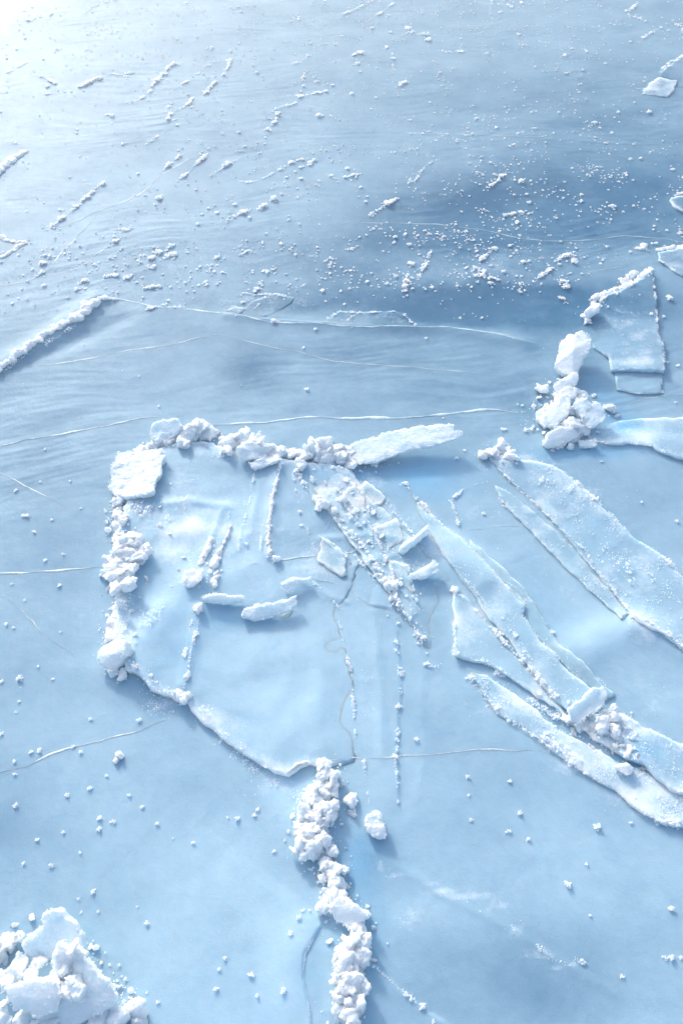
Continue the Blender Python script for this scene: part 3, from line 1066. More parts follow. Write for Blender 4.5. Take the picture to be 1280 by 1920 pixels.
seam('straight level crack strung with frost dots across the upper middle', [(685, 250), (720, 247), (800, 250), (860, 252), (940, 255), (1035, 258)], 2.2, .004)
seam('faint level crack crossing the lower smooth ice right of the bottom ridge top', [(560, 1432), (650, 1422), (740, 1420), (850, 1410), (920, 1404), (1000, 1406), (1050, 1412)], 3.2, .0025)
seam('faint crack climbing right across the middle of the fan of broken ice', [(415, 1068), (480, 1058), (560, 1044), (650, 1036), (720, 1022)], 2.6, .0025)
seam('thin crack curving under the long snow ridge to the lower left', [(580, 1085), (620, 1090), (650, 1100), (690, 1132), (745, 1147)], 2.5, .003)
seam('faint crack from the frost field sweeping left and down, strung between frost clumps', [(395, 285), (350, 300), (300, 330), (270, 360), (230, 380), (180, 398), (130, 420), (95, 430)], 2.4, .004)
seam('pair crack running from the upper left frost clumps to the lower left edge', [(180, 405), (160, 430), (135, 455), (110, 480), (85, 510), (60, 525), (0, 538), (-30, 540)], 2.2, .004)
seam('faint diagonal crack under the left frost clumps joining the long level one', [(250, 430), (215, 455), (180, 478), (140, 500), (100, 512)], 2, .004)
seam('very faint crack meeting the right-hand rubble pile from the right edge', [(1310, 738), (1240, 742), (1190, 752), (1150, 765)], 2.2, .002)
seam('wispy crack below the pointed plate corner joining the dark ice', [(1075, 520), (1110, 508), (1160, 500), (1200, 488)], 2, .002)
seam('short faint crack crossing the smooth ice right of the longest strip', [(870, 996), (920, 988), (985, 985)], 2.2, .002)

# ================================================================== left wall of rubble
block('crusty tilted ice slab at the upper end of the left rubble wall', [(283, 796, .10), (300, 787, .12), (334, 786, .12), (341, 799, .10), (328, 816, .07), (308, 830, .05), (291, 832, .05), (285, 815, .07)], .04, crusty=.009, mat=M_SLAB)
for a in ((372, 803, 18, 'peaked snowy ice lump just right of the crusty tilted slab'), (350, 816, 16, 'rounded ice lump between the crusty slab and the peaked lump'),
          (397, 812, 12, 'small ice lump trailing right of the peaked snowy lump'), (345, 829, 11, 'low ice lump in front of the crusty tilted slab'),
          (318, 828, 9, 'small ice lump at the foot of the crusty tilted slab'), (265, 845, 9, 'small ice lump on the upper side of the square slab'), (288, 836, 8, 'small ice lump joining the square slab to the crusty slab')):
    lump(a[0], a[1], a[2], a[3])
block('big square ice slab with frosted ragged sides, smooth white face tilted to the light', [(220, 850, .06), (262, 846, .065), (302, 842, .07), (311, 852, .07), (302, 868, .065), (304, 884, .065), (293, 902, .06), (288, 922, .055), (270, 925, .05), (250, 932, .045), (216, 930, .04), (204, 915, .04), (211, 880, .045), (218, 862, .055)], .04, face=.4, crusty=.010, bulge=-.006, mat=M_SLAB)
for a in ((428, 828, 15, 'blocky snow-crusted lump at the left start of the middle ridge'), (452, 824, 15, 'crusted lump second along the middle ridge'), (426, 846, 9, 'small crusted lump below the left start of the middle ridge'),
          (478, 840, 17, 'rounded lump at the crest of the middle ridge'), (503, 842, 14, 'rounded lump before the dip of the middle ridge'), (526, 846, 11, 'small lump at the dip of the middle ridge'), (545, 853, 8, 'smallest lump in the dip of the middle ridge')):
    lump(a[0], a[1], a[2], a[3])
block('smooth oval ice slab leaning on the middle ridge', [(442, 838, .10), (456, 828, .11), (480, 830, .11), (505, 838, .10), (498, 852, .07), (478, 861, .05), (455, 860, .05), (443, 850, .07)], .03, face=.1, mat=M_SLAB)
block('small narrow ice slab lying below the oval slab', [(466, 868, .04), (485, 861, .05), (508, 852, .06), (522, 853, .06), (518, 864, .04), (500, 872, .03), (478, 878, .03)], .025, mat=M_SLAB)
for a in ((563, 850, 9, 'small lump at the left foot of the central peak'), (577, 853, 12, 'lump on the left flank of the central peak'), (594, 846, 16, 'large lump on the left shoulder of the central peak'),
          (613, 840, 15, 'large lump in the middle of the central peak'), (617, 827, 7, 'tiny spike of ice crowning the central peak'), (633, 844, 14, 'lump on the right shoulder of the central peak'), (652, 850, 12, 'lump where the long slab meets the central peak'),
          (656, 868, 10, 'lump under the left end of the long slab'), (640, 860, 10, 'low lump on the near side of the central peak'), (565, 872, 9, 'lump at the head of the rough white line')):
    lump(a[0], a[1], a[2], a[3])
block('longest tilted ice slab, a pale blade pointing right from the central peak', [(645, 842, .06), (668, 829, .08), (700, 819, .10), (745, 807, .12), (792, 798, .14), (848, 796, .15), (852, 808, .14), (866, 812, .14), (862, 820, .13), (830, 830, .12), (790, 839, .10), (740, 851, .08), (705, 866, .06), (672, 870, .05), (655, 862, .05)], .03, face=.1, crusty=.006, bulge=.006, mat=M_SLAB)
for a in ((222, 942, 9), (221, 966, 8), (232, 974, 8), (224, 990, 6), (222, 1008, 9)):
    lump(a[0], a[1], a[2], 'small crumbling ice lump along the outer side of the left wall', group='small lumps of the left rubble wall')
for a in ((240, 1012, 13, 'upper lump of the steep white cluster in the left wall'), (258, 1014, 12, 'upper right lump of the steep white cluster'), (272, 1030, 11, 'right hand lump of the steep white cluster'),
          (262, 1048, 12, 'lower right lump of the steep white cluster'), (243, 1038, 13, 'central lump of the steep white cluster'), (222, 1034, 11, 'left lump of the steep white cluster'), (208, 1054, 11, 'outer left lump of the steep white cluster'),
          (200, 1076, 9, 'outermost lump of the left wall, jutting onto the smooth ice'), (216, 1078, 13, 'lower left lump of the steep white cluster'), (234, 1094, 18, 'big rounded lump at the foot of the steep white cluster'), (248, 1070, 12, 'lump just above the big rounded foot lump')):
    lump(a[0], a[1], a[2], a[3], .01)
snow_ridge('crumbly snow edge running down the left wall to the white corner block', [(222, 1112), (222, 1135), (217, 1155), (214, 1175), (205, 1194)], 7, 1)
block('bright white corner block at the lowest end of the left wall', [(183, 1230, .07), (192, 1216, .09), (206, 1206, .10), (232, 1200, .10), (237, 1220, .09), (228, 1242, .07), (208, 1258, .05), (192, 1250, .05), (188, 1240, .06)], .07, face=.25, bulge=.01)
lump(215, 1258, 10, 'shaded ice lump in front of the white corner block')
lump(233, 1262, 9, 'shaded ice lump between the corner block and the lifted plate edge')
lump(252, 1252, 6, 'little upright ice lump on the lifted plate edge')

# inside the fan
frost_line('curved frost thread with a bright corner beside the longest strip', [(858, 985), (855, 965), (845, 938), (868, 917), (890, 908), (915, 903)], 1.8, 2.0, 1.3, .3)
block('chunky crusted ice block where the two short ridges end', [(343, 1086, .05), (350, 1071, .06), (370, 1066, .06), (380, 1070, .06), (376, 1086, .05), (362, 1098, .04), (346, 1096, .04)], .04)
snow_ridge('short snowy ridge climbing left of its twin', [(375, 1060, 4), (384, 1040, 5), (392, 1022, 5), (398, 1008, 4)], 5)
snow_ridge('short dotted snowy ridge climbing right of its twin', [(402, 1062, 7), (404, 1048, 5), (414, 1030, 3), (424, 1010, 3), (432, 985, 2)], 4)
snow_ridge('little knot of snow below the short twin ridges', [(400, 1098, 6), (403, 1085, 5), (408, 1075, 3)], 5)
block('narrow ice bar lying level at the top of the beaded double line', [(380, 1117, .05), (405, 1113, .06), (455, 1118, .06), (456, 1130, .04), (420, 1132, .03), (381, 1130, .03)], .03, mat=M_SLAB)
block('curved ice shard, the larger of two, in front of the level bar', [(458, 1142, .05), (490, 1134, .06), (530, 1128, .07), (558, 1114, .08), (557, 1130, .06), (540, 1145, .05), (505, 1158, .03), (478, 1165, .03), (456, 1156, .04)], .025, face=.1, mat=M_SLAB)
block('thin upright shard curling above the larger curved shard', [(527, 1094, .05), (545, 1086, .06), (585, 1083, .05), (562, 1095, .04), (548, 1110, .03), (534, 1112, .03)], .02, mat=M_SLAB)
plate('flat thin ice flake sticking out below the larger curved shard', [(465, 1160, .012), (520, 1155, .02), (546, 1140, .02), (545, 1163, .014), (490, 1170, .012), (462, 1168, .012)], frost=.5, ground=False, shelf=False, thick=.012)
lump(372, 1140, 8, 'snowy knob heading the beaded double line')
snow_ridge('snowy foot of the beaded double line on the lifted plate edge', [(328, 1300, 4), (338, 1296, 5), (342, 1306, 7), (352, 1310, 7)], 5)
block('thin bright ice stick standing on edge in the middle of the fan', [(750, 1025, .06), (778, 1003, .07), (803, 983, .08), (807, 988, .08), (780, 1011, .07), (756, 1030, .06)], .06, face=.3, frost=False, down=(.01, .01, .06), mat=M_SLAB)
block('short curled ice chip just below the bright stick', [(768, 1078, .05), (792, 1066, .06), (815, 1050, .08), (822, 1058, .08), (818, 1070, .06), (795, 1081, .05), (772, 1084, .04)], .03, face=.15, mat=M_SLAB)
lump(604, 943, 11, 'lone rounded snow lump on the rough white line')
lump(645, 938, 7, 'small snow lump in the frosty fan under the central peak')
lump(628, 958, 6, 'smaller snow lump low in the frosty fan under the central peak')
lump(735, 1096, 9, 'upper of two snow knobs on the longest rough white line')
lump(739, 1121, 9, 'lower of two snow knobs on the longest rough white line')
lump(851, 1108, 6, 'small snow knob on the upright frosted edge')
lump(519, 1050, 6, 'snow knob at the foot of the straight snow line')

# middle right knot
for a in ((905, 855, 8, 'low lump at the left of the small knot right of the long slab'), (922, 848, 9, 'lump in the middle of the small knot right of the long slab'), (940, 836, 11, 'pointed lump topping the small knot right of the long slab'),
          (938, 826, 5, 'tiny tip on the pointed lump right of the long slab'), (955, 856, 11, 'low bluish lump at the right of the small knot')):
    lump(a[0], a[1], a[2], a[3])
block('wedge of ice ending the longest strip, lifted over the lower rubble', [(1062, 1332, .07), (1090, 1310, .08), (1112, 1290, .09), (1130, 1290, .10), (1140, 1302, .10), (1137, 1316, .09), (1110, 1338, .07), (1085, 1357, .06), (1068, 1350, .06)], .03, face=.1, crusty=.004, mat=M_SLAB)
lump(1100, 1333, 8, 'round white lump sitting on the wedge that ends the strip')
lump(1060, 1352, 9, 'white lump under the left tip of the ending wedge')
lump(1146, 1340, 12, 'crusted lump right of the ending wedge')
lump(1128, 1365, 13, 'bluish lump under the ending wedge')
lump(1148, 1375, 10, 'bluish lump right under the crusted one by the ending wedge')
lump(1090, 1365, 10, 'low lump in front of the ending wedge')
block('small white ice block lying in the dark crevice', [(1150, 1436, .04), (1162, 1430, .05), (1176, 1434, .05), (1186, 1444, .04), (1182, 1454, .03), (1162, 1450, .03)], .03)
snow_ridge('ring of snow crystals at the brink of the dark crevice', [(1148, 1412, 3), (1150, 1400, 4), (1172, 1398, 3), (1182, 1405, 5), (1172, 1416, 4)], 4)

# ================================================================== right-hand pile
block('tall bright ice block topping the right-hand pile', [(1052, 637, .16), (1066, 628, .18), (1080, 630, .19), (1079, 621, .20), (1091, 622, .20), (1108, 636, .19), (1107, 650, .17), (1095, 667, .14), (1086, 690, .10), (1070, 705, .08), (1052, 700, .08), (1038, 686, .10), (1048, 660, .13)], .07, face=.12, bulge=.015)
block('thin slanting slab under the tall bright block', [(1036, 722, .12), (1060, 709, .14), (1076, 697, .16), (1084, 701, .16), (1084, 716, .14), (1065, 722, .12), (1050, 735, .10), (1038, 732, .10)], .03)
lump(1014, 729, 9, 'small flattish lump jutting left from the right-hand pile', asp=1.3)
block('wedge shaped piece in the waist of the right-hand pile', [(1046, 740, .11), (1058, 724, .13), (1076, 726, .13), (1082, 740, .11), (1062, 747, .10)], .04)
lump(1092, 742, 10, 'rounded piece at the right of the waist of the pile', .03)
block('broad leaning slab in the heart of the right-hand pile', [(1038, 757, .13), (1050, 742, .16), (1062, 738, .16), (1069, 752, .15), (1066, 776, .12), (1052, 786, .10), (1041, 800, .08), (1028, 792, .09), (1020, 780, .10)], .06, face=.12)
block('narrow upright slab between the heart slab and the diamond slab', [(1080, 749, .13), (1097, 752, .14), (1104, 761, .13), (1094, 786, .10), (1082, 777, .10), (1076, 760, .12)], .04, face=.12, mat=M_SLAB)
block('diamond shaped ice slab at the right of the right-hand pile', [(1088, 790, .09), (1100, 766, .12), (1114, 751, .15), (1125, 758, .14), (1136, 774, .12), (1128, 790, .09), (1110, 800, .07), (1092, 798, .07)], .05, face=.1, mat=M_SLAB)
lump(1140, 764, 8, 'small lump right of the diamond slab')
lump(1149, 769, 6, 'smallest lump at the right tip of the pile')
block('wide foot slab at the lower left of the right-hand pile', [(1018, 830, .07), (1028, 812, .09), (1050, 797, .11), (1074, 802, .10), (1086, 815, .07), (1070, 826, .05), (1045, 836, .04), (1030, 838, .04)], .06, face=.3)
lump(1066, 795, 13, 'lump bridging the heart slab and the foot slab', .03)
lump(1086, 806, 11, 'lump under the diamond slab', .01)
block('pale flat flake on the outer left of the right-hand pile', [(1004, 773, .05), (1020, 765, .06), (1032, 786, .06), (1020, 800, .04), (1009, 790, .04)], .025, mat=M_SLAB)
lump(1047, 833, 9, 'flat lump at the very foot of the right-hand pile', asp=1.3)
lump(1068, 838, 6, 'tiny lump beside the foot of the right-hand pile')
block('small brick of ice lying alone right of the foot of the pile', [(1084, 826, .04), (1114, 823, .05), (1118, 831, .04), (1112, 838, .03), (1086, 837, .03)], .03, mat=M_SLAB)
lump(1030, 770, 9, 'crumbly lump on the left flank of the right-hand pile')
lump(1072, 770, 10, 'lump in the notch beside the heart slab', .03)
block('white block on the left shoulder of the large smooth plate', [(1094, 586, .08), (1104, 574, .10), (1112, 564, .12), (1126, 570, .11), (1122, 582, .08), (1102, 591, .06)], .04)
snow_ridge('snow crest climbing the upper left side of the large smooth plate', [(1118, 562, 6), (1132, 552, 6), (1145, 547, 5), (1170, 538, 4), (1195, 526, 4), (1208, 515, 5), (1220, 506, 5)], 5, .9)
snow_ridge('loose snow heap behind the crest of the large smooth plate', [(1160, 524, 4), (1168, 530, 4), (1178, 520, 5), (1190, 512, 5), (1166, 538, 4)], 5, .7)
lump(1096, 593, 5, 'tiny lump below the white shoulder block')
lump(1099, 603, 5, 'tiny lone lump left of the large smooth plate')
snow_ridge('thick snowy lip on the ice plate at the right edge', [(1236, 470, 5), (1250, 467, 6), (1270, 466, 6), (1300, 462, 7)], 6, .8)
snow_ridge('small snow drift left of the thick snowy lip', [(1190, 466, 4), (1204, 464, 5), (1212, 470, 3)], 5, .7)

# ================================================================== bottom centre ridge
for a in ((603, 1436, 14, 'frosted lump at the very top of the bottom ridge'), (620, 1452, 15, 'bluish upright lump second from the top of the bottom ridge'), (622, 1478, 12, 'shaded lump on the right side near the top of the bottom ridge'),
          (606, 1482, 12, 'narrow white lump below the frosted top lump'), (590, 1502, 16, 'smooth rounded lump on the left of the bottom ridge'), (572, 1524, 13, 'rounded lump left of the middle bulge of the bottom ridge'),
          (594, 1532, 16, 'smooth round bulge in the middle of the upper bottom ridge'), (618, 1528, 14, 'bluish lump right of the smooth round bulge'), (563, 1552, 12, 'left lump above the ragged left toe'),
          (580, 1566, 15, 'lump above the ragged toe of the bottom ridge'), (560, 1588, 14, 'ragged left toe of the upper bottom ridge'), (584, 1592, 16, 'crusted lump at the bottom of the upper bottom ridge'),
          (606, 1580, 15, 'shaded lump right of the ragged toe'), (622, 1592, 10, 'small lump at the right waist of the bottom ridge')):
    lump(a[0], a[1], a[2], a[3], .015)
for a in ((612, 1618, 10, 'small crusted lump just below the waist of the bottom ridge'), (622, 1636, 14, 'crusted lump third below the waist of the bottom ridge'), (608, 1650, 8, 'tiny outer lump on the left of the narrow ridge part'),
          (632, 1656, 14, 'smooth lump in the narrow part of the bottom ridge'), (626, 1682, 16, 'broad lump before the pointed slab'), (602, 1702, 9, 'fringed small lump left of the pointed slab'), (645, 1630, 6, 'little separate shard right of the narrow ridge')):
    lump(a[0], a[1], a[2], a[3], .012)
block('pointed ice slab jutting right from the bottom ridge', [(616, 1695, .09), (638, 1684, .10), (668, 1700, .10), (692, 1714, .09), (684, 1726, .07), (655, 1738, .05), (628, 1724, .06)], .06, face=.25)
for a in ((668, 1748, 13, 'top lump of the lowest rubble heap'), (655, 1770, 14, 'upper left lump of the lowest rubble heap'), (680, 1770, 14, 'upper right lump of the lowest rubble heap'), (640, 1790, 10, 'small outer lump of the lowest heap'),
          (650, 1810, 17, 'large left lump of the lowest heap'), (674, 1802, 16, 'large right lump of the lowest heap'), (633, 1830, 10, 'jutting left lump of the lowest heap'), (658, 1838, 18, 'big central lump of the lowest heap'),
          (674, 1848, 14, 'shaded right lump of the lowest heap'), (642, 1864, 13, 'lower left lump of the lowest heap'), (664, 1876, 17, 'lower right lump of the lowest heap'), (636, 1896, 10, 'fringed toe lump of the lowest heap'), (656, 1912, 18, 'last lump of the lowest heap, cut by the bottom edge')):
    lump(a[0], a[1], a[2], a[3], .02)
lump(655, 1500, 12, 'lone crusted lump right of the bottom ridge top')
lump(660, 1525, 7, 'faint bluish lump under the lone crusted one', -.005)
block('lone snow-crusted block right of the bottom ridge', [(683, 1538, .05), (690, 1526, .06), (708, 1523, .06), (718, 1540, .06), (724, 1574, .04), (702, 1568, .04), (688, 1552, .05)], .05, crusty=.009)
snow_ridge('thin snow-edged lip at the top of the cracked edge by the bottom ridge', [(540, 1447, 2), (556, 1434, 3), (575, 1428, 3), (585, 1432, 2)], 3, .6)

# crumbly cores that the lumps of each ridge are frozen into
def core(label, pts, w, h=.9):
    return snow_ridge(label, pts, w, h, 'rubble_core', 'ice rubble', None, .009)


core('crumbly rubble base under the upper end of the left wall', [(262, 848, 5), (290, 836, 7), (318, 826, 9), (350, 822, 13), (380, 808, 12), (402, 812, 7)], 9)
core('crumbly rubble base joining the lumps of the middle ridge', [(418, 832, 9), (440, 834, 12), (470, 842, 13), (505, 846, 11), (535, 852, 8), (552, 856, 6)], 9)
core('crumbly rubble base of the central peak', [(560, 856, 8), (580, 856, 12), (605, 846, 16), (635, 850, 14), (660, 858, 9), (690, 858, 5)], 10)
core('crumbly rubble base along the middle of the left wall', [(220, 940, 5), (224, 970, 8), (222, 1000, 8), (232, 1030, 14), (226, 1060, 16), (226, 1090, 14), (222, 1112, 8)], 9)
core('crumbly rubble base of the upper bottom ridge', [(606, 1440, 9), (612, 1470, 10), (604, 1500, 12), (598, 1530, 17), (588, 1560, 19), (588, 1585, 18), (610, 1600, 9)], 11)
core('crumbly rubble base of the narrow bottom ridge', [(614, 1612, 7), (620, 1640, 11), (626, 1670, 12), (632, 1700, 12), (650, 1722, 10)], 9)
core('crumbly rubble base of the lowest heap', [(668, 1752, 8), (662, 1780, 14), (660, 1810, 17), (658, 1845, 17), (654, 1880, 16), (654, 1925, 16)], 11)
core('crumbly rubble base under the right-hand pile', [(1050, 740, 9), (1050, 770, 14), (1052, 800, 16), (1062, 820, 13), (1078, 800, 9)], 9)
core('low crumbly rubble by the ending wedge of the longest strip', [(1062, 1352, 6), (1090, 1362, 8), (1120, 1368, 10), (1150, 1372, 9), (1160, 1350, 5)], 7, .7)
core('crumbly rubble base of the small knot right of the long slab', [(898, 858, 4), (918, 852, 6), (940, 842, 9), (958, 856, 6)], 6)

# ================================================================== bottom left pile
block('topmost tilted slab of the bottom left heap with a notched peak', [(40, 1768, .17), (60, 1752, .19), (85, 1738, .21), (83, 1714, .22), (96, 1708, .23), (112, 1708, .23), (122, 1722, .22), (148, 1740, .19), (158, 1768, .16), (150, 1792, .13), (100, 1798, .12), (55, 1792, .14)], .07, face=.2, mat=M_SLAB)
block('largest slab of the bottom left heap, sparkling and leaning right', [(98, 1796, .22), (130, 1784, .24), (160, 1800, .23), (185, 1830, .21), (206, 1842, .20), (220, 1870, .17), (205, 1888, .15), (152, 1920, .13), (110, 1940, .12), (70, 1925, .16), (90, 1850, .2)], .07, face=.45)
block('smooth front slab of the bottom left heap', [(10, 1852, .24), (40, 1842, .26), (100, 1841, .27), (117, 1862, .26), (106, 1896, .22), (70, 1905, .20), (36, 1890, .20), (22, 1900, .19)], .07, face=.12, bulge=.01)
for a in ((14, 1768, 15, 'lump at the left edge above the bottom left heap', 0), (-4, 1790, 15, 'lump cut by the left edge in the bottom left heap', 0), (36, 1756, 9, 'small glittering lump left of the notched slab', .02), (38, 1812, 16, 'lump below the notched slab at its left', .08),
          (70, 1808, 11, 'small lump in the fold of the bottom left heap', .1), (62, 1830, 12, 'lump just above the smooth front slab', .12), (126, 1802, 20, 'rounded lump on the top of the largest slab', .15), (4, 1905, 18, 'lump at the left edge beside the smooth front slab', .1),
          (252, 1900, 20, 'outlying rounded lump right of the bottom left heap', 0), (218, 1912, 20, 'lump between the outlying one and the largest slab', .03), (182, 1925, 22, 'lump under the lower side of the largest slab', .03), (265, 1925, 14, 'fringed lump cut by the bottom edge right of the heap', 0),
          (50, 1932, 22, 'shaded lump in front of the smooth front slab', .04), (10, 1840, 16, 'shaded lump left of the smooth front slab', .04), (140, 1850, 18, 'knob half buried in the largest slab', .15), (90, 1940, 24, 'lump cut by the bottom edge under the heap', .05)):
    lump(a[0], a[1], a[2], a[3], a[4])

# ================================================================== near frost lines
FL = frost_line
FL('straight unbroken snow line running down from the middle ridge', [(527, 868), (520, 895), (512, 925), (507, 960), (503, 1000), (506, 1045)], 2.2, 2.2, 1.6, .2)
snow_ridge('solid white core ridge of the straight line under the middle ridge', [(520, 895, 2), (512, 925, 3), (507, 960, 3), (503, 1000, 3), (505, 1042, 3)], 3, .8)
FL('rough clotted frost line on the left flank of the fan', [(556, 880), (570, 912), (585, 930), (600, 958), (618, 985)], 3, 2.4, 1.1, .6, fine=True)
FL('longest rough white line through the fan down to the lone crystals', [(625, 962), (650, 995), (678, 1022), (700, 1055), (722, 1092), (742, 1128), (765, 1165), (795, 1203)], 2.8, 2.2, 1.1, .7, fine=True)
FL('thin dotted frost line left of the longest rough line', [(655, 1030), (680, 1060), (702, 1085), (722, 1115)], 2.5, 1.6, 1.0, .6)
FL('scattered frost knots between the flake and the longest rough line', [(612, 925), (640, 940), (665, 972), (690, 985), (700, 1015)], 7, 2.2, .6, .8)
FL('broken frost curl at the lower end of the longest rough line', [(797, 1245), (806, 1251), (822, 1250), (826, 1244)], 2, 2, 1.2, .4)
for k_, (lab_, pts_) in enumerate((('thin frost ray left of the clotted line in the fan', [(548, 885), (556, 930), (572, 985), (596, 1040)]),
                     ('thin frost ray through the middle of the fan', [(648, 880), (672, 940), (700, 1000), (726, 1050)]),
                     ('thin frost ray from the right part of the fan to the bright stick', [(690, 900), (718, 938), (748, 972), (772, 1000)]),
                     ('thin frost ray meeting the curled ice chip', [(722, 935), (760, 985), (800, 1040)]),
                     ('short frost thread beside the straight snow line', [(478, 880), (470, 930), (456, 985)]),
                     ('short frost thread from the square slab to the twin ridges', [(318, 905), (350, 955), (372, 1000)]),
                     ('faint frost thread crossing the plate under the curved shard', [(580, 1085), (610, 1110), (640, 1145)]),
                     ('faint frost thread right of the left double line', [(430, 960), (420, 1010), (412, 1050)]))):
    FL(lab_, pts_, 1.6, 1.4, .7, .6)
FL('left strand of the beaded double line', [(364, 1148), (356, 1180), (350, 1205), (346, 1235)], 1.8, 2.2, 1.5, .4)
FL('right strand of the beaded double line', [(376, 1145), (370, 1180), (358, 1220), (353, 1262), (344, 1300)], 2.2, 2.4, 1.9, .3, fine=True)
FL('frost line from the blue hollow down the left side of the longest strip', [(757, 905), (775, 930), (795, 950), (822, 980), (848, 1002), (866, 1010)], 3.5, 2.3, 1.7, .4, fine=True)
FL('dotted frost line inside the longest strip, upper part', [(830, 1040), (868, 1082), (905, 1125), (940, 1180)], 2, 1.6, 1.0, .4)
FL('knotted frost line crossing the pale plate under the strip', [(845, 1105), (868, 1122), (895, 1150), (920, 1178)], 4, 2.6, 1.1, .7)
FL('thick white frost line down the middle of the longest strip', [(918, 1172), (945, 1205), (970, 1232), (1000, 1262), (1020, 1285), (1042, 1308)], 4, 2.7, 2.4, .25, fine=True)
FL('dotted second frost line beside the thick one on the strip', [(940, 1160), (965, 1190), (985, 1225), (1010, 1265)], 4, 1.7, .9, .5)
FL('frost line edging the lower side of the pale plate', [(900, 1236), (930, 1258), (960, 1285), (1000, 1318), (1040, 1345), (1065, 1358)], 5, 2.4, 1.4, .6)
FL('outer beaded frost line on the smooth ice left of the wide right plate', [(932, 930), (955, 955), (985, 985), (1010, 1005), (1040, 1038), (1070, 1062), (1100, 1092), (1140, 1120), (1165, 1140)], 3, 2.0, 1.3, .6)
FL('fine continuous frost line along the inner edge of the wide right plate', [(938, 882), (960, 905), (990, 935), (1030, 970), (1060, 1000), (1095, 1030), (1115, 1065), (1145, 1100), (1170, 1135), (1200, 1165)], 1.6, 1.6, 1.5, .3)
FL('bright frost crest where the wide right plate bends to the right edge', [(1180, 1155), (1215, 1166), (1245, 1185), (1268, 1205), (1290, 1225)], 4, 2.2, 2.0, .3, fine=True)
FL('frost fringe under the sugary band at the lower right', [(945, 1318), (970, 1350), (1000, 1365), (1040, 1395), (1090, 1435)], 6, 2.2, 1.0, .8)
FL('frost knots on the pale ice left of the sugary band', [(878, 1265), (888, 1285), (905, 1300), (918, 1325), (935, 1330)], 5, 2.3, 1.1, .7)
FL('frosty corner at the brink of the smooth plate above the sugary band', [(1192, 1520), (1215, 1538), (1240, 1540), (1285, 1545)], 5, 2.8, 1.6, .6)
FL('thin frosted lip of the curved floe edge beside the lowest heap', [(612, 1722), (590, 1755), (572, 1790), (568, 1835), (577, 1875), (582, 1918)], .8, 1.0, .6, .6)
FL('left beaded line of the long plate that runs to the bottom ridge', [(632, 1148), (640, 1185), (648, 1225), (658, 1255), (660, 1290), (664, 1350), (668, 1430)], 1.5, 1.8, .8, .5)
FL('inner faint beaded line of the long plate', [(672, 1400), (682, 1420), (686, 1470), (692, 1510)], 1.5, 1.8, .45, .6)
FL('beaded right edge line of the long plate, with knots', [(745, 1168), (742, 1200), (746, 1240), (752, 1265), (750, 1295), (746, 1330), (745, 1380), (742, 1430), (746, 1480)], 3, 2.2, .55, .85)
FL('snowy knot in the beaded right edge, a small tuft', [(742, 1322), (748, 1326), (752, 1322)], 4, 2.4, 3.0, .1)
FL('frost line from the lowest heap curving to the bottom edge', [(690, 1795), (712, 1822), (735, 1842), (770, 1870), (795, 1892)], 2.2, 1.8, 1.2, .5)
FL('faint frosty scar crossing the lower right smooth ice, upper part', [(960, 1738), (1000, 1768), (1035, 1798), (1075, 1812)], 5, 1.4, .8, .6)
FL('frosty knots at the end of the faint scar', [(1075, 1798), (1088, 1802), (1096, 1808)], 4, 2.0, 1.0, .4)
FL('sparkling frost spill above the long cracked edge, left part', [(375, 1325), (395, 1345), (410, 1365), (425, 1385)], 9, 1.4, 1.2, .5)
FL('sparkling frost spill under the lifted plate edge', [(255, 1285), (290, 1320), (320, 1345)], 12, 1.3, 1.0, .5)
FL('sparkling frost spill left of the bottom ridge', [(440, 1400), (490, 1455), (530, 1478), (570, 1500)], 10, 1.4, 1.6, .5)
FL('frosty fringe inside the left wall below the steep white cluster', [(232, 1120), (238, 1150), (228, 1185), (222, 1200)], 9, 2.0, 2.2, .5)
FL('frosty streaks on the inner slope below the left wall', [(330, 1112), (300, 1140), (270, 1170), (250, 1200)], 10, 1.2, 1.2, .5)
FL('loose frost grains between the square slab and the sparkling plate', [(225, 955), (260, 950), (290, 962), (330, 978)], 10, 2.0, 1.6, .6)
FL('loose frost grains under the crusted lump of the middle ridge', [(378, 848), (400, 852), (440, 862)], 5, 1.6, .8, .7)
FL('short frost tick right of the square slab', [(302, 925), (304, 940), (303, 946)], 2, 2.0, 1.2, .3)
FL('frost crystals fringing the pale flake inside the right plate', [(1010, 895), (1035, 915), (1075, 928), (1100, 945)], 14, 2.2, .8, .8)
FL('sprinkled frost on the near part of the wide right plate', [(1120, 1010), (1160, 1040), (1170, 1075), (1230, 1080)], 16, 2.0, .55, .8)

# ================================================================== far snow ridges and frost lines
snow_ridge('long white snow ridge rising from the left edge to a rounded tip', [(-20, 708, 6), (0, 692, 6), (22, 672, 7), (50, 652, 7), (78, 632, 6), (108, 612, 7), (135, 600, 6), (152, 588, 8), (165, 574, 8), (180, 564, 7), (200, 560, 4), (228, 561, 2)], 6, .8, crusty=.012)
FL('lower parallel frost line beside the long snow ridge', [(0, 700), (40, 672), (80, 650), (120, 625), (150, 605)], 3, 1.8, 1.0, .5)
snow_ridge('thick snow bar at the left edge, uppermost', [(-20, 335, 6), (0, 318, 8), (18, 304, 7), (36, 290, 6), (50, 284, 4)], 6, .6)
FL('thin frost arc above the thick snow bar at the left edge', [(0, 272), (20, 266), (38, 272), (50, 280)], 2, 1.8, .8, .5)
snow_ridge('hooked snow patch at the left edge under the thick bar', [(-10, 488, 4), (12, 478, 3), (30, 466, 4), (48, 456, 4), (30, 455, 3), (14, 452, 4), (4, 444, 4)], 4, .6)
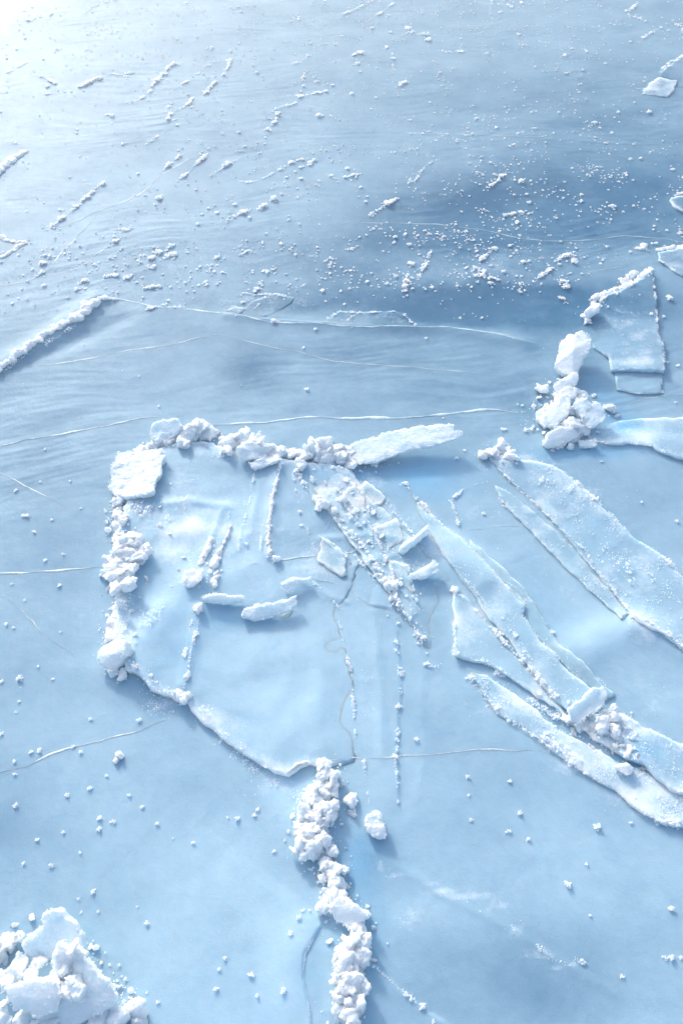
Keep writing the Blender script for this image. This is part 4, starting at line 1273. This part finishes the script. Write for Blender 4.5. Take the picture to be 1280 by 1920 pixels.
FAR = [
 ([(95, 428), (112, 414), (125, 404), (140, 392), (160, 372), (180, 354), (195, 343)], 2.5, 3.0, 'straight clotted frost line left of centre among thin cracks'),
 ([(292, 384), (300, 370), (312, 364)], 3, 3.0, 'short fat frost dash left of the middle'),
 ([(300, 325), (315, 312), (330, 298), (348, 286)], 2.5, 2.6, 'slanting frost dashes above the short fat dash'),
 ([(340, 335), (355, 322), (372, 305), (390, 288)], 2.5, 2.8, 'slanting frost dashes, second of a parallel pair'),
 ([(394, 330), (412, 320), (432, 306), (444, 300)], 2.5, 3.0, 'frost bar right of the parallel pair'),
 ([(420, 424), (432, 412), (448, 402), (466, 394), (490, 392), (500, 384), (515, 372)], 3.4, 3.8, 'fat S-shaped chain of snow clots near the middle'),
 ([(532, 314), (545, 306), (562, 300), (570, 298)], 2.5, 3.0, 'frost bar at the middle of the field, slightly arched'),
 ([(578, 310), (584, 304), (592, 300)], 3, 3.5, 'short hooked frost clot beside the arched bar'),
 ([(440, 337), (465, 343), (490, 337), (505, 328), (530, 316)], 1.6, 1.8, 'thin frost arc running into the arched bar'),
 ([(615, 325), (625, 335), (634, 336)], 3, 3.2, 'round frost clot between bar and long dash'),
 ([(645, 333), (660, 330), (680, 326)], 2.6, 3.0, 'level frost dash right of the round clot'),
 ([(694, 406), (705, 398), (715, 390), (735, 378), (750, 370)], 3.2, 3.4, 'slanting snow clots in the middle right of the field'),
 ([(765, 346), (768, 335), (775, 345), (790, 320), (800, 308)], 2, 2.0, 'sparse frost hook above the slanting clots'),
 ([(905, 358), (918, 350), (930, 342), (942, 328), (948, 325)], 2.8, 3.2, 'bright frost bar over the dark clear ice'),
 ([(945, 408), (955, 404), (965, 400)], 3.6, 4.0, 'largest round snow clot over the dark clear ice'),
 ([(975, 398), (980, 404)], 3, 3.4, 'snow clot just right of the largest round one'), ([(966, 414), (970, 420)], 3, 3.4, 'snow clot just below the largest round one'),
 ([(902, 392), (912, 396), (920, 395)], 3.4, 2.8, 'loose ring of snow clots left of the largest round one'),
 ([(930, 464), (915, 475), (902, 488), (896, 500), (898, 514), (905, 520), (938, 525)], 3.2, 3.2, 'C-shaped chain of snow clots right of centre'),
 ([(998, 530), (1010, 520), (1022, 512), (1034, 502)], 3.0, 3.6, 'snow clot bar ending the lower right of the frost field'),
 ([(972, 535), (980, 530), (986, 538)], 4, 2.8, 'small loose frost group left of the last bar'),
 ([(1045, 492), (1046, 484), (1070, 478), (1074, 494)], 3, 3.0, 'scattered snow clots above the last bar'),
 ([(1046, 530), (1058, 526), (1064, 534), (1056, 545)], 4, 2.8, 'frost cluster between the last bar and the white shoulder block'),
 ([(1050, 562), (1056, 560), (1060, 570)], 4, 2.8, 'small frost cluster at the lowest right of the field'),
 ([(772, 492), (766, 508), (762, 520), (760, 535), (758, 548)], 3.6, 3.8, 'upright column of snow clots, left one of two'),
 ([(808, 468), (800, 490), (790, 510), (782, 525)], 3.4, 2.6, 'looser upright column of snow clots, right one of two'),
 ([(280, 488), (295, 475), (312, 468), (325, 458)], 4, 4.0, 'fattest frost clot pair left of centre, upper one'),
 ([(305, 488), (318, 480), (332, 476)], 3.4, 3.4, 'fat frost bar just under the fattest clot pair'),
 ([(285, 505), (290, 495)], 3.4, 3.2, 'small frost knob at the foot of the fattest clot pair'),
 ([(232, 525), (245, 518), (256, 510)], 3.4, 2.8, 'frost dashes left below the fattest clot pair'),
 ([(198, 520), (210, 516), (222, 518)], 2.6, 2.6, 'level frost dashes farther left below'),
 ([(145, 532), (155, 528), (165, 526), (162, 540), (140, 544)], 3.6, 3.2, 'hooked frost clot above the tip of the long snow ridge'),
 ([(66, 520), (78, 512), (84, 508)], 3.0, 2.8, 'frost dash at the lower left of the field'), ([(76, 495), (88, 494), (90, 502)], 2.6, 3.0, 'two stacked frost dots by the thin crack fork'),
 ([(215, 455), (225, 447), (235, 440)], 2.4, 2.8, 'frost dash between the crack fork and the fattest pair'), ([(230, 435), (245, 428), (256, 426)], 3.4, 2.4, 'loose frost dots above the frost dash'),
 ([(270, 543), (285, 538), (305, 538)], 3.0, 3.0, 'level snow dash just beyond the bright long crack'), ([(272, 582), (290, 576), (310, 572), (318, 562)], 3, 2.6, 'snow dash lying on the bright long crack'),
 ([(318, 580), (335, 575), (350, 576)], 3, 2.2, 'faint snow dash right beside it on the crack'), ([(508, 605), (518, 603), (526, 602)], 2.4, 3.0, 'small snow bar on the long crack near the middle'),
 ([(448, 480), (458, 474), (468, 470)], 2.6, 3.0, 'frost bar below the S-shaped chain'), ([(490, 458), (496, 454)], 3, 3.2, 'single fat frost clot right of the frost bar'),
 ([(498, 510), (510, 508), (517, 502)], 3.4, 3.4, 'fat frost clot by the dark streak'), ([(608, 492), (615, 486), (620, 483)], 2.6, 3.4, 'bright frost clot ending a faint arc'),
 ([(650, 470), (660, 466), (667, 466)], 3, 2.8, 'frost clot on the hairline crack in the middle'), ([(555, 540), (566, 538), (572, 532)], 2.4, 2.6, 'frost dash above the beaded sliver'),
 ([(440, 550), (455, 550), (475, 553), (500, 553), (540, 553), (552, 560)], 2, 2.2, 'beaded frost line above the long crack, left of the sliver'),
 ([(475, 580), (490, 568), (500, 556)], 1.8, 1.8, 'thin slanting frost thread across the shallow far plate'),
 ([(650, 602), (660, 596), (668, 588), (680, 586)], 2.2, 2.4, 'frost beads climbing to the sliver'), ([(472, 545), (485, 540), (478, 548)], 3.4, 3, 'snow clot above the beaded line'),
 # upper band
 ([(262, 188), (275, 176), (284, 170)], 2, 2.4, 'short frost dash in the pale upper left, lower of a chain'), ([(283, 163), (295, 150), (308, 138), (316, 126), (330, 119)], 2.2, 2.6, 'long curving frost dash in the pale upper left'),
 ([(332, 162), (348, 155), (362, 144), (372, 138), (392, 118)], 2, 2.2, 'frost dash parallel to the long curving one'), ([(380, 180), (392, 168), (402, 156), (415, 148), (428, 125), (432, 110)], 2.4, 2.6, 'frost dashes climbing third of the upper left set'),
 ([(314, 225), (320, 214), (340, 203), (355, 195), (364, 180)], 2.6, 2.8, 'hooked frost dash below the upper left set'), ([(308, 210), (318, 198), (326, 190)], 2.4, 2.2, 'frost tick beside the hooked dash'), ([(322, 226), (335, 223), (345, 223)], 2, 2.2, 'level frost tick under the hooked dash'),
 ([(148, 163), (160, 160), (178, 150), (193, 146)], 2, 2.6, 'frost streak with a fat left end in the pale corner'), ([(60, 140), (80, 145), (95, 152), (105, 157), (85, 165)], 1.8, 2.4, 'hooked frost streak in the pale corner'),
 ([(70, 177), (90, 177), (112, 174), (122, 172)], 1.6, 2.2, 'level frost streak in the pale corner'), ([(205, 138), (225, 141), (250, 136), (272, 133)], 1.8, 1.8, 'thin level frost line in the pale corner'), ([(235, 158), (238, 142)], 1.8, 1.6, 'short frost drop under the thin level line'),
 ([(12, 138), (35, 126), (60, 113)], 1.4, 1.6, 'thin frost streak near the left edge'), ([(32, 39), (55, 38), (58, 40), (68, 34), (100, 26)], 1.6, 1.8, 'thin frost streak in the brightest corner'), ([(160, 26), (172, 14), (200, 4), (220, 0)], 1.6, 1.6, 'thin frost streak at the top edge'),
 ([(190, 219), (206, 214)], 2, 2.2, 'small level frost dash under the pale corner'), ([(272, 272), (282, 266), (300, 252), (312, 247)], 2, 2, 'sparse frost dashes below the hooked dash'),
 ([(500, 245), (512, 235), (518, 225), (520, 212)], 2.8, 3.0, 'upright curved frost dash in the upper middle'), ([(515, 206), (530, 200), (550, 196), (556, 190)], 2, 2.0, 'level frost dash above the upright curved one'),
 ([(552, 178), (562, 183), (575, 178), (600, 174), (615, 171)], 2, 2.4, 'broken level frost dash in the upper middle'), ([(568, 152), (570, 140), (576, 132)], 2.6, 2.6, 'small upright frost clot upper middle'), ([(588, 155), (605, 152), (612, 152)], 2.2, 2.2, 'small level frost clot upper middle'),
 ([(545, 121), (560, 117), (572, 110), (580, 104)], 1.8, 2.2, 'slanting frost dash above the small clots'),
 ([(660, 106), (672, 98), (685, 102)], 2.6, 2.8, 'arched frost clot top middle'), ([(715, 92), (722, 90), (728, 89)], 2, 2.4, 'tiny level frost clot top middle'), ([(735, 100), (738, 112)], 2.2, 2, 'little upright frost dot pair top middle'), ([(736, 122), (737, 132)], 2.2, 2.4, 'little upright frost clot under the dot pair'),
 ([(748, 162), (755, 156), (765, 153), (768, 160)], 2.6, 2.4, 'small frost cluster right of the little upright clots'), ([(820, 95), (845, 98), (870, 97), (890, 93)], 3, 1.8, 'level band of frost dots upper right of middle'),
 ([(762, 50), (775, 64), (800, 65), (830, 68)], 4, 1.6, 'loose sprinkling arc of frost at the top'), ([(640, 28), (665, 18), (690, 6), (700, 0)], 2, 1.6, 'slanting frost streaks at the top middle'), ([(705, 30), (720, 20), (740, 4)], 1.6, 1.6, 'second slanting frost streak at the top middle'),
 ([(917, 28), (919, 15), (922, 0)], 2.4, 1.8, 'upright frost streak at the top edge'), ([(933, 24), (943, 22)], 1.6, 2.2, 'tiny level frost bar by the upright streak'), ([(942, 0), (950, 8), (960, 16)], 1.6, 1.8, 'short slanting frost streak at the top edge'),
 ([(1195, 4), (1185, 16), (1172, 22), (1180, 30), (1195, 35), (1212, 42)], 2.6, 2.2, 'angular frost chain in the top right corner'), ([(1235, 52), (1220, 62), (1204, 72)], 2.6, 2.2, 'slanting frost clots under the angular chain'), ([(1265, 50), (1272, 45), (1282, 55), (1275, 62)], 4, 2.0, 'frost cluster in the top right corner by the edge'), ([(1178, 80), (1184, 79)], 2, 2.2, 'single frost clot below the slanting clots'),
 ([(1236, 132), (1242, 128), (1254, 117), (1280, 105)], 2.0, 2.2, 'frost crest on the far plate at the right edge'),
 ([(1254, 370), (1268, 366), (1290, 360)], 2.4, 2.4, 'frost crest on the rounded plate at the right edge'),
]
for pts, w_, r_, lab in FAR:
    FL(lab, pts, w_, r_, 2.4 if r_ > 2.2 else 1.5, .5, group=None, fine=r_ > 2.4)
FL('upright frost marks at the left edge beside the thin crack fork', [(38, 1262), (42, 1275), (38, 1290)], 2.5, 2.0, .7, .5)
lump(225, 1416, 6, 'small frost tuft with a tail left of the long cracked edge')
lump(217, 1426, 5, 'smaller frost tuft just below it')

# ================================================================== frost flowers
FLOWER = []
for k in range(9):
    r_ = np.random.RandomState(500 + k)
    n = 9 + k % 4
    d = r_.normal(size=(n, 3))
    d[:, 2] = np.abs(d[:, 2]) * .7
    d /= np.linalg.norm(d, axis=1)[:, None]
    P = d * r_.uniform(.45, .85, (n, 1))
    V, F = grains(np.concatenate([[[0, 0, .25]], P]), np.concatenate([[.6], r_.uniform(.26, .46, n)]), 40 + k, True)
    FLOWER.append((V, F))


def project(x, y):
    dx, dy, dz = x, y, -CAM_H
    f = dy * CT - dz * ST
    v = (dy * ST + dz * CT) / f
    u = dx / f
    return 640 + u / TAN_V * 960, 960 - v / TAN_V * 960


# thick and thin places of the frost-flower field, on the ice: (px, py, rx, ry, flowers per square metre)
DENS = [(1000, 350, 240, 110, 58), (1180, 330, 160, 90, 30), (620, 490, 480, 55, 84), (960, 500, 170, 60, 70), (300, 480, 260, 70, 52), (560, 300, 360, 110, 28), (750, 180, 600, 90, 22),
        (300, 90, 500, 60, 16), (1050, 60, 300, 60, 26), (800, 50, 200, 50, 40), (150, 560, 150, 30, 40), (560, 30, 400, 40, 34), (1150, 180, 120, 60, 18), (900, 440, 120, 30, 40)]
DENS_W = [(_tw((a, b, c, d, e, 0))) for a, b, c, d, e in DENS]
r_ = np.random.RandomState(77)
n = 140000
fx = r_.uniform(-6.5, 6.5, n)
fy = r_.uniform(2.6, 12.6, n)
den = np.full(n, 1.0)
for tx, ty, rx, ry, c, _ in DENS_W:
    den += c * np.exp(-np.minimum(((fx - tx) / rx) ** 2 + ((fy - ty) / ry) ** 2, 30))
qx, qy = project(fx, fy)
edge = np.interp(qx, [0, 180, 400, 640, 900, 1000, 1100, 1280], [700, 560, 585, 606, 625, 560, 520, 450])
den = np.where(qy > edge, 2.2 * np.clip((820 - qy) / 200, .0, 1), den)
den *= np.clip(.75 + 1.7 * noise2(fx / .35, fy / .35, 21), .12, 2.4)
acc = r_.rand(n) < 3.0 * den * (13 * 10) / n
fx, fy, qx, qy = fx[acc], fy[acc], qx[acc], qy[acc]
fs = np.exp(r_.normal(0, .38, len(fx))) * .0080
# single flowers that can be told apart in the near ice
NEAR = [(28, 1452, 4), (59, 1410, 4), (73, 1408, 5), (28, 1427, 4), (138, 1400, 4), (152, 1411, 4), (126, 1492, 5), (30, 1511, 5), (169, 1478, 5), (201, 1455, 4), (243, 1491, 4), (266, 1513, 4), (188, 1534, 5), (212, 1541, 5),
        (186, 1556, 5), (119, 1561, 4), (70, 1575, 4), (97, 1623, 5), (45, 1620, 4), (151, 1599, 3), (295, 1544, 4), (363, 1581, 4), (427, 1533, 3), (444, 1536, 5), (483, 1518, 4), (477, 1529, 4), (534, 1576, 3), (514, 1597, 4),
        (176, 1673, 5), (148, 1685, 3), (185, 1710, 3), (153, 1711, 3), (275, 1731, 5), (258, 1700, 2.5), (422, 1797, 4), (411, 1818, 4), (470, 1829, 6), (405, 1856, 5), (533, 1858, 6), (482, 1868, 4), (568, 1708, 4), (560, 1720, 5), (545, 1750, 5),
        (236, 1837, 4), (296, 1880, 4), (324, 1572, 2.5), (170, 1349, 4), (262, 1352, 5), (36, 1316, 3), (30, 1336, 3), (38, 1272, 6), (4, 1278, 4), (100, 1274, 3), (72, 1250, 3), (4, 1376, 4), (12, 1171, 4), (26, 1178, 3), (64, 998, 4),
        (44, 968, 4), (52, 968, 4), (98, 975, 3), (119, 1040, 3), (85, 1051, 4), (23, 1095, 3), (112, 1098, 4), (46, 1126, 3), (114, 1185, 2.5), (30, 920, 4), (132, 903, 3), (76, 904, 3), (85, 843, 3), (152, 953, 3),
        (877, 1457, 5), (955, 1465, 4), (877, 1491, 3), (974, 1524, 5), (952, 1559, 5), (990, 1575, 4), (882, 1538, 4), (1118, 1551, 7), (1182, 1543, 4), (1099, 1621, 4), (1064, 1659, 7), (1105, 1716, 3), (1258, 1704, 6), (1245, 1796, 5),
        (1256, 1797, 6), (1275, 1796, 4), (1165, 1831, 4), (1092, 1804, 6), (792, 1888, 7), (812, 1916, 4), (781, 1386, 5), (741, 1420, 6), (746, 1503, 3), (1034, 1186, 5), (1030, 1197, 3), (1268, 978, 4), (1202, 942, 3), (1126, 866, 3),
        (1220, 590, 4), (1255, 560, 7), (1243, 595, 4), (1270, 686, 4), (1250, 680, 3), (1266, 755, 3), (562, 960, 4), (565, 986, 4), (461, 1020, 4), (906, 964, 4), (1065, 898, 3), (890, 1033, 3), (943, 806, 5), (985, 807, 5), (996, 806, 5),
        (856, 860, 4), (870, 845, 3)]
for k, (px, py, rr) in enumerate(NEAR):
    x_, y_, z_ = on(px, py)
    V, F = FLOWER[k % 9]
    r = rr * pxs(py) * 1.15
    V = V * r
    a = k * 1.3
    V = np.stack([V[:, 0] * math.cos(a) - V[:, 1] * math.sin(a), V[:, 0] * math.sin(a) + V[:, 1] * math.cos(a), V[:, 2]], 1)
    o = mesh_np('frost_flower', V, F, M_FROST, None, False)
    o.location = (x_, y_, z_)
    zone = 'near ice left of the bottom ridge' if px < 600 and py > 1300 else 'ice left of the rubble wall' if px < 200 else 'near ice right of the bottom ridge' if py > 1300 else 'ice around the right-hand broken plates'
    tag(o, 'single white frost flower on the smooth ' + zone, 'frost flower', 'frost flowers on the ' + zone)
# the far field: the largest as single things, the fine rest as one mass
order = np.argsort(-fs / np.maximum(1, fy) * ((qx > 0) & (qx < 1280) & (qy > 0)))
budget = 296 - len(NEAR)
big, rest = order[:budget], order[budget:]
protos = []
for V, F in FLOWER:
    protos.append(None)
zf = surf(fx, fy)
for j, i in enumerate(big):
    k = j % 9
    if protos[k] is None:
        o = mesh_np('frost_flower', FLOWER[k][0], FLOWER[k][1], M_FROST, None, False)
        protos[k] = o
    else:
        o = protos[k].copy()
        C.objects.link(o)
    o.location = (fx[i], fy[i], zf[i])
    o.scale = (fs[i] * 1.15,) * 3
    o.rotation_euler = (0, 0, j * 2.1)
    tag(o, 'tiny white frost flower scattered in the far frost field', 'frost flower', 'frost flowers in the far frost field')
VV, FF, nv = [], [], 0
for j, i in enumerate(rest):
    V, F = FLOWER[j % 9]
    VV.append(V * fs[i] * 1.15 + np.array([fx[i], fy[i], zf[i]]))
    FF.append(F + nv)
    nv += len(V)
o = mesh_np('frost_specks', np.concatenate(VV), np.concatenate(FF), M_FROST, None, False)
tag(o, 'fine white frost specks strewn over the whole far ice', 'frost', kind='stuff')
print('FLOWERS', len(big), len(rest))

# fine rime grains on the powdery places
r_ = np.random.RandomState(78)
n = 260000
fx = r_.uniform(-3.6, 3.6, n)
fy = r_.uniform(.4, 7.5, n)
f = rime(fx, fy)
m = r_.rand(n) < f ** 1.6 * .5
fx, fy = fx[m], fy[m]
P = np.stack([fx, fy, surf(fx, fy) + .001], 1)
V, F = grains(P, .0034 * r_.uniform(.35, 1.3, len(fx)), 79)
o = mesh_np('rime_grains', V, F, M_FROST, None, False)
tag(o, 'powdery white rime grains dusting the broken ice', 'frost', kind='stuff')
hz = bpy.data.materials.new('cold_air')
hz.use_nodes = True
ht = hz.node_tree
ht.nodes.remove(ht.nodes['Principled BSDF'])
pv = ht.nodes.new('ShaderNodeVolumePrincipled')
pv.inputs['Color'].default_value = (.80, .92, 1, 1)
pv.inputs['Density'].default_value = .024
pv.inputs['Anisotropy'].default_value = .76
ht.links.new(pv.outputs[0], ht.nodes['Material Output'].inputs['Volume'])
hb = np.array([(x_, y_, z_) for z_ in (-1.5, 5.0) for y_ in (-70, 1000) for x_ in (-700, 700)], float)
hf = [(0, 2, 3, 1), (4, 5, 7, 6), (0, 1, 5, 4), (2, 6, 7, 3), (0, 4, 6, 2), (1, 3, 7, 5)]
o = mesh_np('haze', hb, hf, hz, None, False)
tag(o, kind='stuff')

# crumbs of ice fallen around the ridges
CR = []
for pts, wd, n in (([(262, 852), (318, 832), (372, 812), (410, 822), (470, 848), (540, 858), (600, 858), (660, 868), (720, 862)], 12, 420), ([(215, 945), (225, 1000), (238, 1060), (222, 1120), (210, 1200), (240, 1262)], 14, 420),
                   ([(262, 1268), (300, 1300), (345, 1318)], 6, 50), ([(606, 1440), (612, 1500), (590, 1570), (612, 1620), (630, 1690), (668, 1750), (655, 1830), (650, 1915)], 20, 520),
                   ([(1000, 790), (1050, 740), (1060, 800), (1110, 800)], 22, 260), ([(890, 858), (925, 850), (960, 856)], 10, 90), ([(1062, 1352), (1110, 1370), (1165, 1360), (1200, 1400)], 16, 160),
                   ([(20, 1770), (150, 1800), (215, 1870), (270, 1910)], 16, 260), ([(640, 915), (690, 960), (740, 1100), (790, 1190)], 14, 200), ([(340, 1090), (400, 1090), (400, 1000)], 10, 90), ([(1096, 590), (1160, 540), (1220, 508)], 8, 90)):
    W = np.array([on(*p) for p in pts])
    r_ = np.random.RandomState(nseed())
    Q = resample(W, .01)
    P = Q[r_.randint(0, len(Q), n)].copy()
    sg = wd * pxs(pts[0][1])
    P[:, 0] += r_.normal(0, sg, n)
    P[:, 1] += r_.normal(0, sg * 1.2, n)
    rad = .0035 * np.exp(r_.normal(0, .55, n))
    P[:, 2] = surf(P[:, 0], P[:, 1]) + rad * .4
    CR.append((P, rad))
P = np.concatenate([c[0] for c in CR])
rad = np.concatenate([c[1] for c in CR])
bm = bmesh.new()
bmesh.ops.create_icosphere(bm, subdivisions=1, radius=1)
IV = np.array([v.co[:] for v in bm.verts])
IF = np.array([[v.index for v in f.verts] for f in bm.faces])
bm.free()
r_ = np.random.RandomState(5)
V = P[:, None, :] + IV[None] * rad[:, None, None] * r_.uniform(.7, 1.35, (len(P), 12, 1)) * r_.uniform(.7, 1.3, (len(P), 1, 3))
F = (IF[None] + (np.arange(len(P)) * 12)[:, None, None]).reshape(-1, 3)
o = mesh_np('ice_crumbs', V.reshape(-1, 3), F, M_FROST, None, False)
tag(o, 'loose crumbs of broken ice strewn round the ridges', 'ice crumbs', kind='stuff')

# small ice chips, one mesh shape per kind, copied
CHIP = []
for k in range(7):
    r_ = random.Random(300 + k)
    bm = bmesh.new()
    m_ = r_.randint(5, 7)
    tp = [bm.verts.new((math.cos(a * 6.283 / m_ + r_.uniform(-.35, .35)) * r_.uniform(.7, 1.3), math.sin(a * 6.283 / m_ + r_.uniform(-.2, .2)) * r_.uniform(.45, .8), .16)) for a in range(m_)]
    bt = [bm.verts.new((v.co.x * .9, v.co.y * .9, -.16)) for v in tp]
    bm.faces.new(tp)
    bm.faces.new(bt[::-1])
    for i in range(m_):
        j = (i + 1) % m_
        bm.faces.new((tp[j], tp[i], bt[i], bt[j]))
    bmesh.ops.recalc_face_normals(bm, faces=bm.faces)
    m2, V, Nn = voxelise(bm, .09, 2)
    V = V + Nn * (.10 * noise3(V / .5 + k * 3) + .07 * noise3(V / .2 + k * 5))[:, None]
    o = finish(m2, V, 'ice_chip', None, None, None, M_BLOCK)
    CHIP.append(o)
used = set()
SPOTS = [('fan', 'chips of ice in the frosty fan', 'small ice chip lying among the frost of the fan below the central peak', [(610, 905), (632, 918), (648, 900), (660, 925), (700, 960), (672, 985), (715, 1005), (735, 985), (690, 1015), (722, 1050), (760, 1060), (752, 1095), (775, 1120), (640, 975), (585, 900), (705, 1080)], 6),
         ('left', 'chips of ice inside the left wall', 'small ice chip on the snow just inside the left rubble wall', [(262, 958), (300, 950), (318, 1000), (345, 1045), (275, 1085), (262, 1120), (248, 1145), (300, 985), (252, 1190), (335, 1068)], 5),
         ('ridge', 'chips of ice beside the bottom ridge', 'small ice chip fallen beside the bottom centre ridge', [(640, 1545), (630, 1600), (648, 1660), (548, 1530), (596, 1640), (700, 1740), (618, 1765), (690, 1700), (640, 1470), (700, 1800), (622, 1860), (540, 1560)], 6),
         ('pile', 'chips of ice around the right-hand pile', 'small ice chip fallen by the right-hand block pile', [(1010, 745), (1000, 800), (1018, 812), (1100, 815), (1120, 810), (1096, 735), (1112, 742), (1035, 845), (1155, 780), (1025, 745)], 6),
         ('wedge', 'chips of ice by the dark crevice', 'small ice chip lodged along the dark crevice at lower right', [(1130, 1395), (1160, 1390), (1195, 1415), (1205, 1440), (1170, 1365), (1185, 1385), (1048, 1345), (1075, 1372), (1010, 1300), (1110, 1400)], 6),
         ('heap', 'chips of ice around the bottom left heap', 'small ice chip around the foot of the bottom left heap', [(170, 1775), (190, 1805), (228, 1850), (232, 1880), (12, 1800), (28, 1735), (60, 1720), (245, 1870)], 7)]
c_ = 0
for key, grp, lab, pts, r0 in SPOTS:
    for px, py in pts:
        k = c_ % 7
        if k in used:
            o = CHIP[k].copy()
            C.objects.link(o)
        else:
            o = CHIP[k]
            used.add(k)
        r_ = random.Random(700 + c_)
        sz = r0 * pxs(py) * r_.uniform(.8, 1.5)
        x_, y_, z_ = on(px, py, sz * .25)
        o.location = (x_, y_, z_)
        o.scale = (sz,) * 3
        o.rotation_euler = (r_.uniform(-.6, .6), r_.uniform(-.6, .6), r_.uniform(0, 6.28))
        tag(o, lab, 'ice chip', grp)
        c_ += 1
